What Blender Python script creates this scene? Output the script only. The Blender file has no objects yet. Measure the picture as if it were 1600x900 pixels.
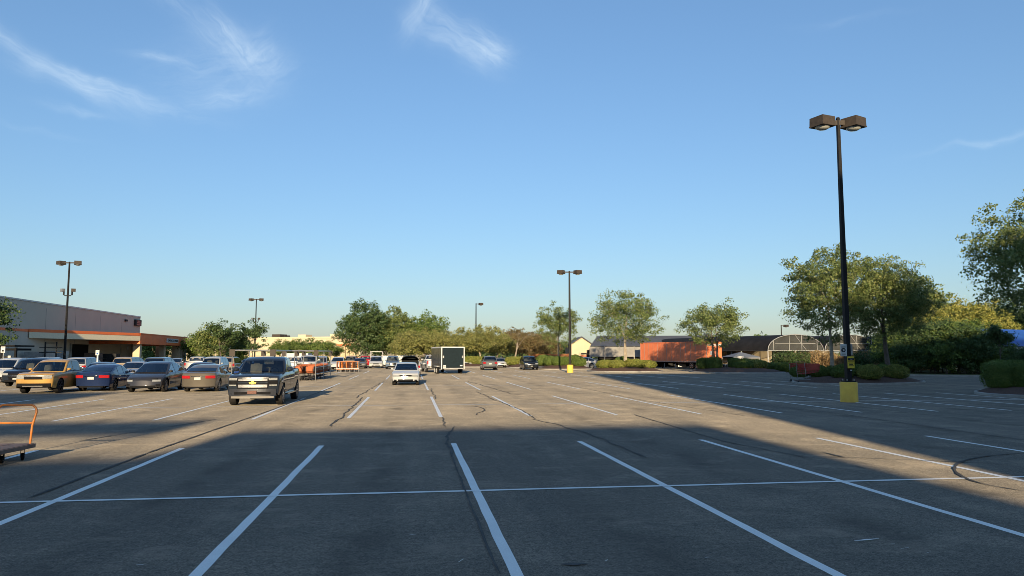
import bpy, math, random
import numpy as np
from mathutils import Vector, Matrix

# ------------------------------------------------------------------ camera, sky, sun, exposure
scene = bpy.context.scene
COL = scene.collection
CAM_H, FOC, YAW = 2.05, 1150.0, math.radians(7.8)
PITCH = math.atan(103 / FOC)
cam_d = bpy.data.cameras.new('camera'); cam = bpy.data.objects.new('camera', cam_d); COL.objects.link(cam)
cam_d.sensor_width = 36; cam_d.lens = 36 * FOC / 1600; cam_d.clip_end = 6000; cam_d.clip_start = 0.05
cam.location = (0, 0, CAM_H); cam.rotation_euler = (math.pi / 2 + PITCH, 0, -YAW)
scene.camera = cam

SUN_AZ, SUN_EL = math.radians(7.5), math.radians(12.5)      # azimuth the light travels to (clockwise from +Y)
SUN_STRENGTH, SKY_STRENGTH, EXPOSURE = 2.4, 0.076, 1.57
sun_d = bpy.data.lights.new('sun', 'SUN'); sun = bpy.data.objects.new('sun', sun_d); COL.objects.link(sun)
sun_d.energy = SUN_STRENGTH; sun_d.angle = math.radians(0.55); sun_d.color = (1.0, 0.80, 0.52)
sdir = Vector((math.sin(SUN_AZ) * math.cos(SUN_EL), math.cos(SUN_AZ) * math.cos(SUN_EL), -math.sin(SUN_EL)))
sun.rotation_euler = sdir.to_track_quat('-Z', 'Y').to_euler(); sun.location = (0, -60, 40)

scene.view_settings.view_transform = 'Standard'; scene.view_settings.look = 'None'
scene.view_settings.gamma = 1.0; scene.view_settings.use_curve_mapping = False
scene.view_settings.exposure = EXPOSURE
scene.cycles.max_bounces = 6; scene.cycles.transparent_max_bounces = 12; scene.cycles.use_denoising = True; scene.cycles.filter_width = 0.85

# bearings: where a line of sight from the standpoint meets the ground, or stands at a given distance
cF = Vector((math.sin(YAW) * math.cos(PITCH), math.cos(YAW) * math.cos(PITCH), math.sin(PITCH)))
cR = Vector((math.cos(YAW), -math.sin(YAW), 0)); cU = cR.cross(cF)
fH = Vector((math.sin(YAW), math.cos(YAW), 0))
def ray(px, py): return cF + cR * ((px - 800) / FOC) + cU * ((450 - py) / FOC)
def G(px, py):
    r = ray(px, py); t = -CAM_H / r.z
    return Vector((r.x * t, r.y * t, 0))
def B(px, d):
    r = ray(px, 553); k = d / r.dot(fH)
    return Vector((r.x * k, r.y * k, 0))
def Z(py, d):
    r = ray(800, py); return CAM_H + r.z * d / r.dot(fH)
def azel(px, py):
    r = ray(px, py).normalized(); return math.degrees(math.atan2(r.x, r.y)), math.degrees(math.asin(r.z))

world = bpy.data.worlds.new('World'); scene.world = world; world.use_nodes = True
nt = world.node_tree; nt.nodes.clear()
class NB:                                                    # small helper to wire math nodes
    def __init__(s, nt): s.nt = nt
    def new(s, t, **k):
        n = s.nt.nodes.new(t)
        for a, b in k.items(): setattr(n, a, b)
        return n
    def put(s, sock, v):
        if isinstance(v, bpy.types.NodeSocket): s.nt.links.new(v, sock)
        else: sock.default_value = v
    def m(s, op, a, b=None, c=None):
        n = s.new('ShaderNodeMath', operation=op); s.put(n.inputs[0], a)
        if b is not None: s.put(n.inputs[1], b)
        if c is not None: s.put(n.inputs[2], c)
        return n.outputs[0]
    def xyz(s, x, y, z):
        n = s.new('ShaderNodeCombineXYZ')
        for i, v in enumerate((x, y, z)): s.put(n.inputs[i], v)
        return n.outputs[0]
    def noise(s, vec, scale, detail=3, rough=0.5, dist=0):
        n = s.new('ShaderNodeTexNoise'); s.put(n.inputs['Vector'], vec)
        n.inputs['Scale'].default_value = scale; n.inputs['Detail'].default_value = detail
        n.inputs['Roughness'].default_value = rough; n.inputs['Distortion'].default_value = dist
        return n.outputs['Fac']
    def ramp(s, fac, stops):
        n = s.new('ShaderNodeValToRGB'); s.put(n.inputs[0], fac); e = n.color_ramp.elements
        while len(e) < len(stops): e.new(0.5)
        for i, (p, c) in enumerate(stops):
            e[i].position = p; e[i].color = (*c, 1) if len(c) == 3 else c
        return n.outputs[0]
    def mix(s, fac, a, b, mode='MIX'):
        n = s.new('ShaderNodeMix', data_type='RGBA', blend_type=mode); s.put(n.inputs[0], fac)
        for sock, v in ((n.inputs[6], a), (n.inputs[7], b)):
            if isinstance(v, (tuple, list)): v = (*v[:3], 1)
            s.put(sock, v)
        return n.outputs[2]
w = NB(nt)
sky = w.new('ShaderNodeTexSky', sky_type='NISHITA', sun_disc=False)
sky.sun_elevation = SUN_EL; sky.sun_rotation = SUN_AZ + math.pi
sky.altitude = 50; sky.air_density = 1.3; sky.dust_density = 0.5; sky.ozone_density = 5.0
geo = w.new('ShaderNodeTexCoord'); sep = w.new('ShaderNodeSeparateXYZ')
nt.links.new(geo.outputs['Generated'], sep.inputs[0])
AZ = w.m('MULTIPLY', w.m('ARCTAN2', sep.outputs[0], sep.outputs[1]), 57.2958)
EL = w.m('MULTIPLY', w.m('ARCSINE', sep.outputs[2]), 57.2958)
wn = w.noise(w.xyz(AZ, EL, 0.0), 0.16, 3, 0.55)
wn2 = w.noise(w.xyz(AZ, EL, 7.0), 0.16, 3, 0.55)
AZw = w.m('ADD', AZ, w.m('MULTIPLY', w.m('SUBTRACT', wn, 0.5), 4.0))
ELw = w.m('ADD', EL, w.m('MULTIPLY', w.m('SUBTRACT', wn2, 0.5), 3.0))
# thin cirrus: (x, y in the picture, half length and half width in degrees, tilt, amount)
CIRRUS = [(60, 92, 4.2, .60, -27, .42), (150, 125, 2.6, .35, -8, .42), (200, 152, 4.2, .55, -6, .40),
          (130, 142, 3.6, .7, -14, .22), (118, 178, 1.7, .22, 0, .3), (250, 94, 1.7, .25, -2, .42), (372, 72, 2.6, .8, -38, .62),
          (425, 92, 1.4, 1.6, 40, .40), (360, 150, 2.6, .5, 10, .36), (345, 110, 4.0, 2.0, 10, .24), (310, 50, 4.0, .8, -38, .22),
          (655, 12, 1.6, .9, 55, .50), (700, 50, 3.0, 1.1, -28, .34), (755, 76, 2.0, 1.2, -20, .60), (700, 70, 2.4, .35, -28, .24),
          (785, 80, 1.2, .7, 10, .26), (1560, 218, 3.2, .22, 4, .30), (1320, 30, 3.0, .3, -4, .07), (60, 208, 2.2, .2, -3, .14)]
total = None
for i, (px, py, a, b, tilt, amt) in enumerate(CIRRUS):
    u0, v0 = azel(px, py); t = math.radians(tilt); c, s_ = math.cos(t), math.sin(t)
    du = w.m('SUBTRACT', AZw, u0); dv = w.m('SUBTRACT', ELw, v0)
    p = w.m('ADD', w.m('MULTIPLY', du, c), w.m('MULTIPLY', dv, s_))
    q = w.m('SUBTRACT', w.m('MULTIPLY', dv, c), w.m('MULTIPLY', du, s_))
    pa = w.m('POWER', w.m('ABSOLUTE', w.m('DIVIDE', p, a)), 2.0); qb = w.m('POWER', w.m('ABSOLUTE', w.m('DIVIDE', q, b)), 2.0)
    g = w.m('EXPONENT', w.m('MULTIPLY', w.m('ADD', pa, qb), -1.0))
    fib = w.noise(w.xyz(w.m('MULTIPLY', p, 0.28), w.m('MULTIPLY', q, 1.3), float(i) * 3.1), 1.5, 5, 0.62, 0.6)
    fib = w.m('MULTIPLY_ADD', fib, 1.7, -0.35)
    fib = w.m('MAXIMUM', fib, 0.08)
    k = w.m('MULTIPLY', w.m('MULTIPLY', g, fib), amt * .9)
    total = k if total is None else w.m('ADD', total, k)
total = w.m('MINIMUM', total, 0.8)
gam = w.new('ShaderNodeGamma'); gam.inputs['Gamma'].default_value = 0.75
nt.links.new(sky.outputs[0], gam.inputs['Color'])
skyc = w.mix(total, w.mix(1.0, gam.outputs[0], (.93, 1.0, 1.13), 'MULTIPLY'), (3.5, 4.2, 4.8))
bg = w.new('ShaderNodeBackground'); w.put(bg.inputs[0], skyc); bg.inputs[1].default_value = SKY_STRENGTH
out = w.new('ShaderNodeOutputWorld'); nt.links.new(bg.outputs[0], out.inputs[0])
world.cycles.sampling_method = 'MANUAL'; world.cycles.sample_map_resolution = 1024

# ------------------------------------------------------------------ helpers
def tag(o, label=None, cat=None, group=None, kind=None):
    if label: o['label'] = label
    if cat: o['category'] = cat
    if group: o['group'] = group
    if kind: o['kind'] = kind
    return o
def empty(name, loc=(0, 0, 0), rz=0.0):
    o = bpy.data.objects.new(name, None); COL.objects.link(o)
    o.location = loc; o.rotation_euler = (0, 0, rz); o.empty_display_size = 0.2
    return o
def link(name, mesh, parent=None, mat=None, loc=None, rz=None):
    o = bpy.data.objects.new(name, mesh); COL.objects.link(o)
    if parent: o.parent = parent
    if mat:
        o.material_slots[0].link = 'OBJECT'; o.material_slots[0].material = mat
    if loc is not None: o.location = loc
    if rz is not None: o.rotation_euler = (0, 0, rz)
    return o
class MB:
    def __init__(s): s.v = []; s.f = []
    def add(s, vs, fs):
        b = len(s.v); s.v += [tuple(v) for v in vs]; s.f += [tuple(i + b for i in f) for f in fs]; return s
    def box(s, c, d, rz=0.0, M=None):
        hx, hy, hz = d[0] / 2, d[1] / 2, d[2] / 2; cz, sz = math.cos(rz), math.sin(rz); vs = []
        for x in (-hx, hx):
            for y in (-hy, hy):
                for z in (-hz, hz):
                    p = Vector((x * cz - y * sz + c[0], x * sz + y * cz + c[1], z + c[2]))
                    vs.append(M @ p if M else p)
        return s.add(vs, [(0, 1, 3, 2), (4, 6, 7, 5), (0, 4, 5, 1), (2, 3, 7, 6), (0, 2, 6, 4), (1, 5, 7, 3)])
    def tube(s, p, q, r, r2=None, n=8, cap=True):
        p, q = Vector(p), Vector(q); r2 = r if r2 is None else r2; d = (q - p)
        if d.length < 1e-6: return s
        d.normalize(); a = d.orthogonal().normalized(); b = d.cross(a); vs = []
        for P, R in ((p, r), (q, r2)):
            for i in range(n):
                t = 2 * math.pi * i / n; vs.append(P + (a * math.cos(t) + b * math.sin(t)) * R)
        fs = [(i, (i + 1) % n, n + (i + 1) % n, n + i) for i in range(n)]
        if cap: fs += [tuple(range(n - 1, -1, -1)), tuple(range(n, 2 * n))]
        return s.add(vs, fs)
    def path(s, pts, r, n=8):
        pts = [Vector(p) for p in pts]; rs = r if isinstance(r, (list, tuple)) else [r] * len(pts); vs = []
        d0 = (pts[1] - pts[0]).normalized(); a = d0.orthogonal().normalized()
        for i, P in enumerate(pts):
            d = (pts[min(i + 1, len(pts) - 1)] - pts[max(i - 1, 0)]).normalized()
            a = (a - d * a.dot(d)).normalized(); b = d.cross(a)
            for k in range(n):
                t = 2 * math.pi * k / n; vs.append(P + (a * math.cos(t) + b * math.sin(t)) * rs[i])
        fs = []
        for i in range(len(pts) - 1):
            for k in range(n): fs.append((i * n + k, i * n + (k + 1) % n, (i + 1) * n + (k + 1) % n, (i + 1) * n + k))
        fs += [tuple(range(n - 1, -1, -1)), tuple(range((len(pts) - 1) * n, len(pts) * n))]
        return s.add(vs, fs)
    def lathe(s, prof, axis='z', n=24, c=(0, 0, 0)):
        vs = []; m = len(prof)
        for i in range(n):
            t = 2 * math.pi * i / n; ct, st = math.cos(t), math.sin(t)
            for (r, h) in prof:
                p = (r * ct, r * st, h) if axis == 'z' else ((r * ct, h, r * st) if axis == 'y' else (h, r * ct, r * st))
                vs.append((p[0] + c[0], p[1] + c[1], p[2] + c[2]))
        fs = [(i * m + k, ((i + 1) % n) * m + k, ((i + 1) % n) * m + k + 1, i * m + k + 1) for i in range(n) for k in range(m - 1)]
        return s.add(vs, fs)
    def prism(s, poly, f0, f1):                              # polygon extruded between two maps (u,v)->xyz
        n = len(poly); vs = [f0(*p) for p in poly] + [f1(*p) for p in poly]
        fs = [tuple(range(n)), tuple(range(2 * n - 1, n - 1, -1))] + [(i, n + i, n + (i + 1) % n, (i + 1) % n) for i in range(n)]
        return s.add(vs, fs)
    def grid(s, rows):                                       # rows of equal length
        m = len(rows[0]); vs = [p for r in rows for p in r]
        return s.add(vs, [(i * m + k, i * m + k + 1, (i + 1) * m + k + 1, (i + 1) * m + k) for i in range(len(rows) - 1) for k in range(m - 1)])
    def mesh(s, name, mat=None, smooth=None):
        me = bpy.data.meshes.new(name); me.from_pydata(s.v, [], s.f); me.materials.append(mat)
        if smooth is not None:
            me.shade_smooth(); me.set_sharp_from_angle(angle=math.radians(smooth))
        me.update(); return me
    def build(s, name, mat, parent=None, smooth=None, loc=None, rz=None):
        return link(name, s.mesh(name, mat, smooth), parent, None, loc, rz)

MATS = {}
def mat(name, col, rough=0.6, metal=0.0, var=0.18, scale=6.0, bump=0.0, bscale=60.0, coat=0.0, dirt=0.0, dirtcol=(0.25, 0.2, 0.15), spec=0.5):
    if name in MATS: return MATS[name]
    m = bpy.data.materials.new(name); m.use_nodes = True; n = NB(m.node_tree); m.node_tree.nodes.clear()
    b = n.new('ShaderNodeBsdfPrincipled'); o = n.new('ShaderNodeOutputMaterial'); m.node_tree.links.new(b.outputs[0], o.inputs[0])
    tc = n.new('ShaderNodeTexCoord').outputs['Object']
    f = n.noise(tc, scale, 4, 0.6)
    lo = tuple(c * (1 - var) for c in col); hi = tuple(min(1, c * (1 + var)) for c in col)
    c = n.ramp(f, [(0.3, lo), (0.7, hi)])
    if dirt > 0:
        d = n.noise(tc, scale * 0.35, 5, 0.65, 0.4)
        c = n.mix(n.m('MULTIPLY', n.ramp(d, [(0.45, (0, 0, 0)), (0.75, (1, 1, 1))]), dirt), c, dirtcol)
    n.put(b.inputs['Base Color'], c)
    rr = n.m('MULTIPLY_ADD', f, 0.25, rough - 0.12); n.put(b.inputs['Roughness'], n.m('MAXIMUM', rr, 0.03))
    b.inputs['Metallic'].default_value = metal; b.inputs['Specular IOR Level'].default_value = spec
    if coat:
        b.inputs['Coat Weight'].default_value = coat; b.inputs['Coat Roughness'].default_value = 0.06
    if bump:
        bp = n.new('ShaderNodeBump'); bp.inputs['Strength'].default_value = bump; bp.inputs['Distance'].default_value = 0.02
        n.put(bp.inputs['Height'], n.noise(tc, bscale, 3, 0.6)); m.node_tree.links.new(bp.outputs[0], b.inputs['Normal'])
    MATS[name] = m; return m
def leafmat(name, c1, c2, c3=None, trans=0.33):
    m = bpy.data.materials.new(name); m.use_nodes = True; n = NB(m.node_tree); m.node_tree.nodes.clear()
    g = n.new('ShaderNodeNewGeometry'); tc = n.new('ShaderNodeTexCoord').outputs['Object']
    f = n.m('ADD', n.m('MULTIPLY', g.outputs['Random Per Island'], 0.55), n.m('MULTIPLY', n.noise(tc, 0.9, 3, 0.6), 0.6))
    c = n.ramp(f, [(0.22, c1), (0.62, c2), (0.95, c3 or c2)])
    d = n.new('ShaderNodeBsdfPrincipled'); n.put(d.inputs['Base Color'], c); d.inputs['Roughness'].default_value = 0.55
    d.inputs['Specular IOR Level'].default_value = 0.35
    t = n.new('ShaderNodeBsdfTranslucent'); n.put(t.inputs[0], c)
    x = n.new('ShaderNodeMixShader'); x.inputs[0].default_value = trans
    o = n.new('ShaderNodeOutputMaterial'); L = m.node_tree.links
    L.new(d.outputs[0], x.inputs[1]); L.new(t.outputs[0], x.inputs[2]); L.new(x.outputs[0], o.inputs[0])
    MATS[name] = m; return m

# ------------------------------------------------------------------ materials
def asphalt():
    m = bpy.data.materials.new('asphalt'); m.use_nodes = True; n = NB(m.node_tree); m.node_tree.nodes.clear()
    b = n.new('ShaderNodeBsdfPrincipled'); o = n.new('ShaderNodeOutputMaterial'); L = m.node_tree.links; L.new(b.outputs[0], o.inputs[0])
    tc = n.new('ShaderNodeTexCoord').outputs['Object']
    big = n.noise(tc, 0.10, 5, 0.6, 0.5); mid = n.noise(tc, 0.75, 5, 0.68, 0.4); fine = n.noise(tc, 42, 3, 0.75); med = n.noise(tc, 13, 4, 0.75); grit = n.noise(tc, 95, 2, 0.6)
    mp = n.new('ShaderNodeMapping'); L.new(tc, mp.inputs[0]); mp.inputs['Scale'].default_value = (1.2, 0.12, 1)
    streak = n.noise(mp.outputs[0], 0.7, 4, 0.6, 0.2)
    c = n.ramp(big, [(0.3, (0.105, 0.106, 0.105)), (0.7, (0.168, 0.164, 0.158))])
    c = n.mix(n.ramp(mid, [(0.50, (0, 0, 0)), (0.74, (0.75, 0.75, 0.75))]), c, (0.225, 0.220, 0.208))
    c = n.mix(n.ramp(streak, [(0.40, (0.55, 0.55, 0.55)), (0.58, (0, 0, 0))]), c, (0.092, 0.093, 0.094))
    st = n.noise(tc, 0.33, 3, 0.5, 0.2)
    c = n.mix(n.ramp(st, [(0.66, (0, 0, 0)), (0.74, (0.6, 0.6, 0.6))]), c, (0.070, 0.070, 0.070))
    c = n.mix(1.0, c, n.ramp(n.m('ADD', n.m('MULTIPLY', fine, .62), n.m('MULTIPLY', med, .38)), [(0.38, (0.38, 0.38, 0.39)), (0.50, (0.95, 0.95, 0.95)), (0.62, (1.55, 1.55, 1.55))]), 'MULTIPLY')
    c = n.mix(n.ramp(grit, [(0.64, (0, 0, 0)), (0.70, (0.7, 0.7, 0.7))]), c, (0.42, 0.41, 0.39))
    sx = n.new('ShaderNodeSeparateXYZ'); L.new(tc, sx.inputs[0])
    bay = n.m('ABSOLUTE', n.m('SUBTRACT', n.m('FRACT', n.m('DIVIDE', n.m('SUBTRACT', sx.outputs[0], 1.0 - 295.5), 2.955)), 0.5))
    oil = n.m('MULTIPLY', n.ramp(bay, [(0.02, (1, 1, 1)), (0.16, (0, 0, 0))]), n.ramp(n.noise(tc, 0.55, 5, 0.7, 0.3), [(0.44, (0, 0, 0)), (0.66, (.85, .85, .85))]))
    c = n.mix(oil, c, (0.062, 0.061, 0.060))
    drip = n.ramp(n.noise(tc, 3.1, 4, 0.75, 0.3), [(0.66, (0, 0, 0)), (0.72, (.8, .8, .8))])
    c = n.mix(n.m('MULTIPLY', drip, n.ramp(bay, [(0.05, (1, 1, 1)), (0.30, (.1, .1, .1))])), c, (0.05, 0.05, 0.05))
    mp2 = n.new('ShaderNodeMapping'); L.new(tc, mp2.inputs[0]); mp2.inputs['Scale'].default_value = (.75, 1.1, 1)
    c = n.mix(n.ramp(n.noise(mp2.outputs[0], .9, 5, .7, .5), [(0.54, (0, 0, 0)), (0.78, (.7, .7, .7))]), c, (0.26, 0.25, 0.235))
    c = n.mix(1.0, c, (1.38, 1.20, 0.94), 'MULTIPLY')
    n.put(b.inputs['Base Color'], c); b.inputs['Roughness'].default_value = 0.9; b.inputs['Specular IOR Level'].default_value = 0.25; b.inputs['Diffuse Roughness'].default_value = 1.0
    bp = n.new('ShaderNodeBump'); bp.inputs['Strength'].default_value = 0.6; bp.inputs['Distance'].default_value = 0.006
    n.put(bp.inputs['Height'], n.m('ADD', fine, n.m('MULTIPLY', grit, 0.5))); L.new(bp.outputs[0], b.inputs['Normal'])
    return m
def paintline():
    m = bpy.data.materials.new('line_paint'); m.use_nodes = True; n = NB(m.node_tree); m.node_tree.nodes.clear()
    b = n.new('ShaderNodeBsdfPrincipled'); o = n.new('ShaderNodeOutputMaterial'); L = m.node_tree.links
    tc = n.new('ShaderNodeTexCoord').outputs['Object']
    a = n.noise(tc, 7, 6, 0.75); f = n.noise(tc, 70, 3, 0.7); ln = n.noise(tc, 1.3, 3, 0.6)
    c = n.ramp(f, [(0.3, (0.84, 0.81, 0.74)), (0.6, (0.97, 0.95, 0.88))])
    c = n.mix(n.ramp(ln, [(0.4, (0, 0, 0)), (0.8, (0.3, 0.3, 0.3))]), c, (0.62, 0.59, 0.53))
    n.put(b.inputs['Base Color'], c); b.inputs['Roughness'].default_value = 0.75
    wear = n.m('ADD', n.m('MULTIPLY', a, 0.6), n.m('MULTIPLY', f, 0.5))
    fac = n.ramp(wear, [(0.29, (0, 0, 0)), (0.36, (1, 1, 1))])
    t = n.new('ShaderNodeBsdfTransparent'); x = n.new('ShaderNodeMixShader'); n.put(x.inputs[0], fac)
    L.new(t.outputs[0], x.inputs[1]); L.new(b.outputs[0], x.inputs[2]); L.new(x.outputs[0], o.inputs[0])
    return m
M_ASPH, M_LINE = asphalt(), paintline()
M_SEAL = mat('sealant_and_shade_strip', (0.115, 0.107, 0.097), 0.95, var=0.3, scale=3, spec=.1)
M_SKID = mat('tar_and_shade_streak', (0.10, 0.093, 0.083), 0.95, var=0.3, scale=2, spec=.1)
M_CONC = mat('concrete', (0.36, 0.34, 0.30), 0.85, var=0.2, scale=2, bump=0.3, dirt=0.5)
M_MULCH = mat('mulch', (0.105, 0.055, 0.036), 0.95, var=0.55, scale=14, bump=1.0, bscale=30)
M_GRASS = mat('grass_verge', (0.15, 0.16, 0.06), 0.95, var=0.4, scale=3, bump=0.5)
M_LAND = mat('land', (0.10, 0.11, 0.06), 0.95, var=0.35, scale=0.05)
M_WALL = mat('store_block', (0.57, 0.50, 0.40), 0.85, var=0.06, scale=0.4, dirt=0.25, dirtcol=(0.5, 0.41, 0.31))
M_CREAM = mat('cream_stucco', (0.60, 0.50, 0.33), 0.85, var=0.07, scale=0.5, dirt=0.2, dirtcol=(0.5, 0.41, 0.27))
M_ORANGE = mat('orange_band', (0.95, 0.20, 0.05), 0.6, var=0.12, scale=1.0, dirt=0.3, dirtcol=(0.7, 0.17, 0.07))
M_WHITE = mat('white_paint', (0.62, 0.61, 0.57), 0.5, var=0.06, dirt=0.25, dirtcol=(0.5, 0.48, 0.44))
M_DARK = mat('dark_metal', (0.035, 0.034, 0.034), 0.7, var=0.25, spec=.12)
M_BLACK = mat('black_plastic', (0.014, 0.014, 0.015), 0.8, var=0.3, spec=.08)
M_BRONZE = mat('bronze_lamp_metal', (0.055, 0.043, 0.033), 0.6, var=0.2, spec=.25, dirt=0.3, dirtcol=(0.075, 0.06, 0.05))
M_POLE = mat('dark_pole_paint', (0.016, 0.015, 0.015), 0.6, var=0.25, spec=.2)
M_LENS = mat('lamp_lens', (0.45, 0.45, 0.40), 0.15, var=0.1)
M_STEEL = mat('galvanised_steel', (0.42, 0.42, 0.41), 0.4, metal=0.7, var=0.2)
M_YELLOW = mat('yellow_base_paint', (0.97, 0.57, 0.085), 0.7, var=0.12, scale=3, dirt=0.45, dirtcol=(0.66, 0.40, 0.12), bump=0.2)
M_SIGNY = mat('yellow_sign', (0.75, 0.55, 0.05), 0.4, var=0.05)
M_ORTUBE = mat('orange_powder_coat', (0.70, 0.23, 0.045), 0.35, var=0.12, dirt=0.35, dirtcol=(0.35, 0.15, 0.06))
M_WOOD = mat('cart_deck_wood', (0.22, 0.145, 0.11), 0.8, var=0.3, scale=4, dirt=0.4, dirtcol=(0.13, 0.09, 0.07))
M_TYRE = mat('tyre_rubber', (0.022, 0.021, 0.020), 0.85, var=0.3, scale=8, spec=.2, dirt=0.4, dirtcol=(0.06, 0.05, 0.045))
M_RIM = mat('alloy_rim', (0.42, 0.42, 0.42), 0.3, metal=0.8, var=0.1)
M_RIMD = mat('dark_rim', (0.04, 0.04, 0.042), 0.35, metal=0.5, var=0.1)
M_GLASS = mat('tinted_glass', (0.010, 0.013, 0.016), 0.13, var=0.2, spec=0.7)
def car_glass(name, tint):
    m = bpy.data.materials.new(name); m.use_nodes = True; n = NB(m.node_tree); m.node_tree.nodes.clear()
    t = n.new('ShaderNodeBsdfTransparent'); tc = n.new('ShaderNodeTexCoord').outputs['Object']
    n.put(t.inputs[0], n.ramp(n.noise(tc, 2.0, 2), [(.3, tuple(c * .9 for c in tint)), (.7, tint)]))
    g = n.new('ShaderNodeBsdfGlossy'); g.inputs['Roughness'].default_value = 0.03; g.inputs[0].default_value = (.9, .95, 1, 1)
    f = n.new('ShaderNodeFresnel'); f.inputs[0].default_value = 1.6
    x = n.new('ShaderNodeMixShader'); n.put(x.inputs[0], n.m('MULTIPLY_ADD', f.outputs[0], 1.3, .02)); o = n.new('ShaderNodeOutputMaterial'); L = m.node_tree.links
    L.new(t.outputs[0], x.inputs[1]); L.new(g.outputs[0], x.inputs[2]); L.new(x.outputs[0], o.inputs[0]); MATS[name] = m; return m
M_WSHIELD = car_glass('windshield_glass', (.62, .68, .68)); M_PRIV = car_glass('privacy_glass', (.30, .33, .34))
M_SEAT = mat('seat_fabric', (0.22, 0.20, 0.17), 0.9, var=0.2)
M_CHROME = mat('chrome', (0.36, 0.36, 0.37), 0.17, metal=1.0, var=0.05)
M_HEAD = mat('headlight_lens', (0.30, 0.30, 0.28), 0.15, metal=0.0, var=0.3, scale=25, coat=1.0)
M_TAIL = mat('tail_light_lens', (0.42, 0.015, 0.02), 0.15, var=0.25, scale=20, coat=1.0)
M_PLATE = mat('licence_plate', (0.55, 0.55, 0.50), 0.5, var=0.25, scale=30)
M_UNDER = mat('underbody', (0.012, 0.012, 0.012), 0.9, var=0.2, spec=.05)
M_GOLD = mat('gold_emblem', (0.85, 0.58, 0.10), 0.25, metal=0.6, var=0.05)
M_BARK = mat('pale_bark', (0.34, 0.28, 0.21), 0.9, var=0.3, scale=5, bump=0.5, bscale=14)
M_BARKD = mat('dark_bark', (0.13, 0.105, 0.085), 0.9, var=0.3, scale=5, bump=0.5, bscale=14)
M_ROOFD = mat('dark_shade_cloth', (0.022, 0.022, 0.024), 0.9, var=0.25, scale=0.8, spec=.1)
M_MESHG = mat('grey_shade_mesh', (0.30, 0.285, 0.26), 0.9, var=0.15, scale=1.0)
M_SLATE = mat('slate_roof', (0.10, 0.10, 0.105), 0.8, var=0.2, scale=2)
M_BLUE = mat('blue_tarp', (0.02, 0.09, 0.36), 0.5, var=0.2, scale=1.0)
M_TRAILER = mat('orange_trailer_skin', (0.88, 0.235, 0.095), 0.5, var=0.10, scale=1.2, dirt=0.35, dirtcol=(0.74, 0.21, 0.10))
M_TRLBK = mat('black_trailer_skin', (0.014, 0.014, 0.015), 0.15, var=0.2, spec=.4)
M_TRLDOOR = mat('trailer_ramp_door', (0.012, 0.022, 0.027), 0.6, var=0.2, spec=.1)
M_RED = mat('red_plastic', (0.42, 0.055, 0.035), 0.5, var=0.2)
def paint(name, col, metal=0.1, rough=0.5): return mat('paint_' + name, col, rough, metal, var=0.06, scale=3, coat=1.0, spec=.04, dirt=0.05, dirtcol=(0.14, 0.13, 0.12))
P_BLACK = paint('black', (0.008, 0.008, 0.010)); P_CHAR = paint('charcoal', (0.020, 0.026, 0.036)); P_NAVY = paint('navy', (0.012, 0.025, 0.075))
P_BLUE = paint('blue', (0.015, 0.045, 0.20)); P_GREY = paint('grey', (0.13, 0.135, 0.14)); P_SILV = paint('silver', (0.42, 0.42, 0.42), 0.5)
P_WHITE = paint('white', (0.50, 0.50, 0.48), 0.0, 0.4); P_TAN = paint('tan', (0.34, 0.27, 0.19)); P_GOLD = paint('ochre', (0.46, 0.265, 0.075), 0.1, 0.5)
P_TAUPE = paint('taupe', (0.125, 0.108, 0.085), 0.2); P_PLUM = paint('plum', (0.030, 0.018, 0.028)); P_RED = paint('red', (0.40, 0.018, 0.022), 0.1)
P_STEEL = paint('steel_blue', (0.12, 0.16, 0.21)); P_SLATE = paint('slate', (0.06, 0.066, 0.075)); P_MGREY = paint('midnight_grey', (0.05, 0.047, 0.047), 0.5)
L_OAK = leafmat('oak_leaves', (0.0806, 0.1204, 0.0348), (0.1711, 0.2209, 0.0618), (0.3325, 0.3314, 0.1160))
L_DEEP = leafmat('deep_green_leaves', (0.0364, 0.0764, 0.0233), (0.0806, 0.1325, 0.0424), (0.1510, 0.1809, 0.0618))
L_OLIVE = leafmat('olive_leaves', (0.1311, 0.1506, 0.0424), (0.2519, 0.2610, 0.0775), (0.4031, 0.3515, 0.1257))
L_BROWN = leafmat('browning_leaves', (0.1130, 0.1000, 0.0370), (0.2036, 0.1539, 0.0641), (0.3016, 0.2078, 0.0997))
L_YELL = leafmat('yellow_green_leaves', (0.1510, 0.1809, 0.0386), (0.3123, 0.3113, 0.0676), (0.4837, 0.4216, 0.1160))
L_BUSH = leafmat('clipped_shrub_leaves', (0.0614, 0.1104, 0.0250), (0.1433, 0.2109, 0.0430), (0.2457, 0.2812, 0.0715))
L_BUSHY = leafmat('yellowish_shrub_leaves', (0.1227, 0.1506, 0.0322), (0.2457, 0.2610, 0.0535), (0.3890, 0.3615, 0.0893))
L_STRAW = leafmat('straw_plants', (0.22, 0.13, 0.05), (0.36, 0.25, 0.12), (0.46, 0.36, 0.19))

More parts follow.
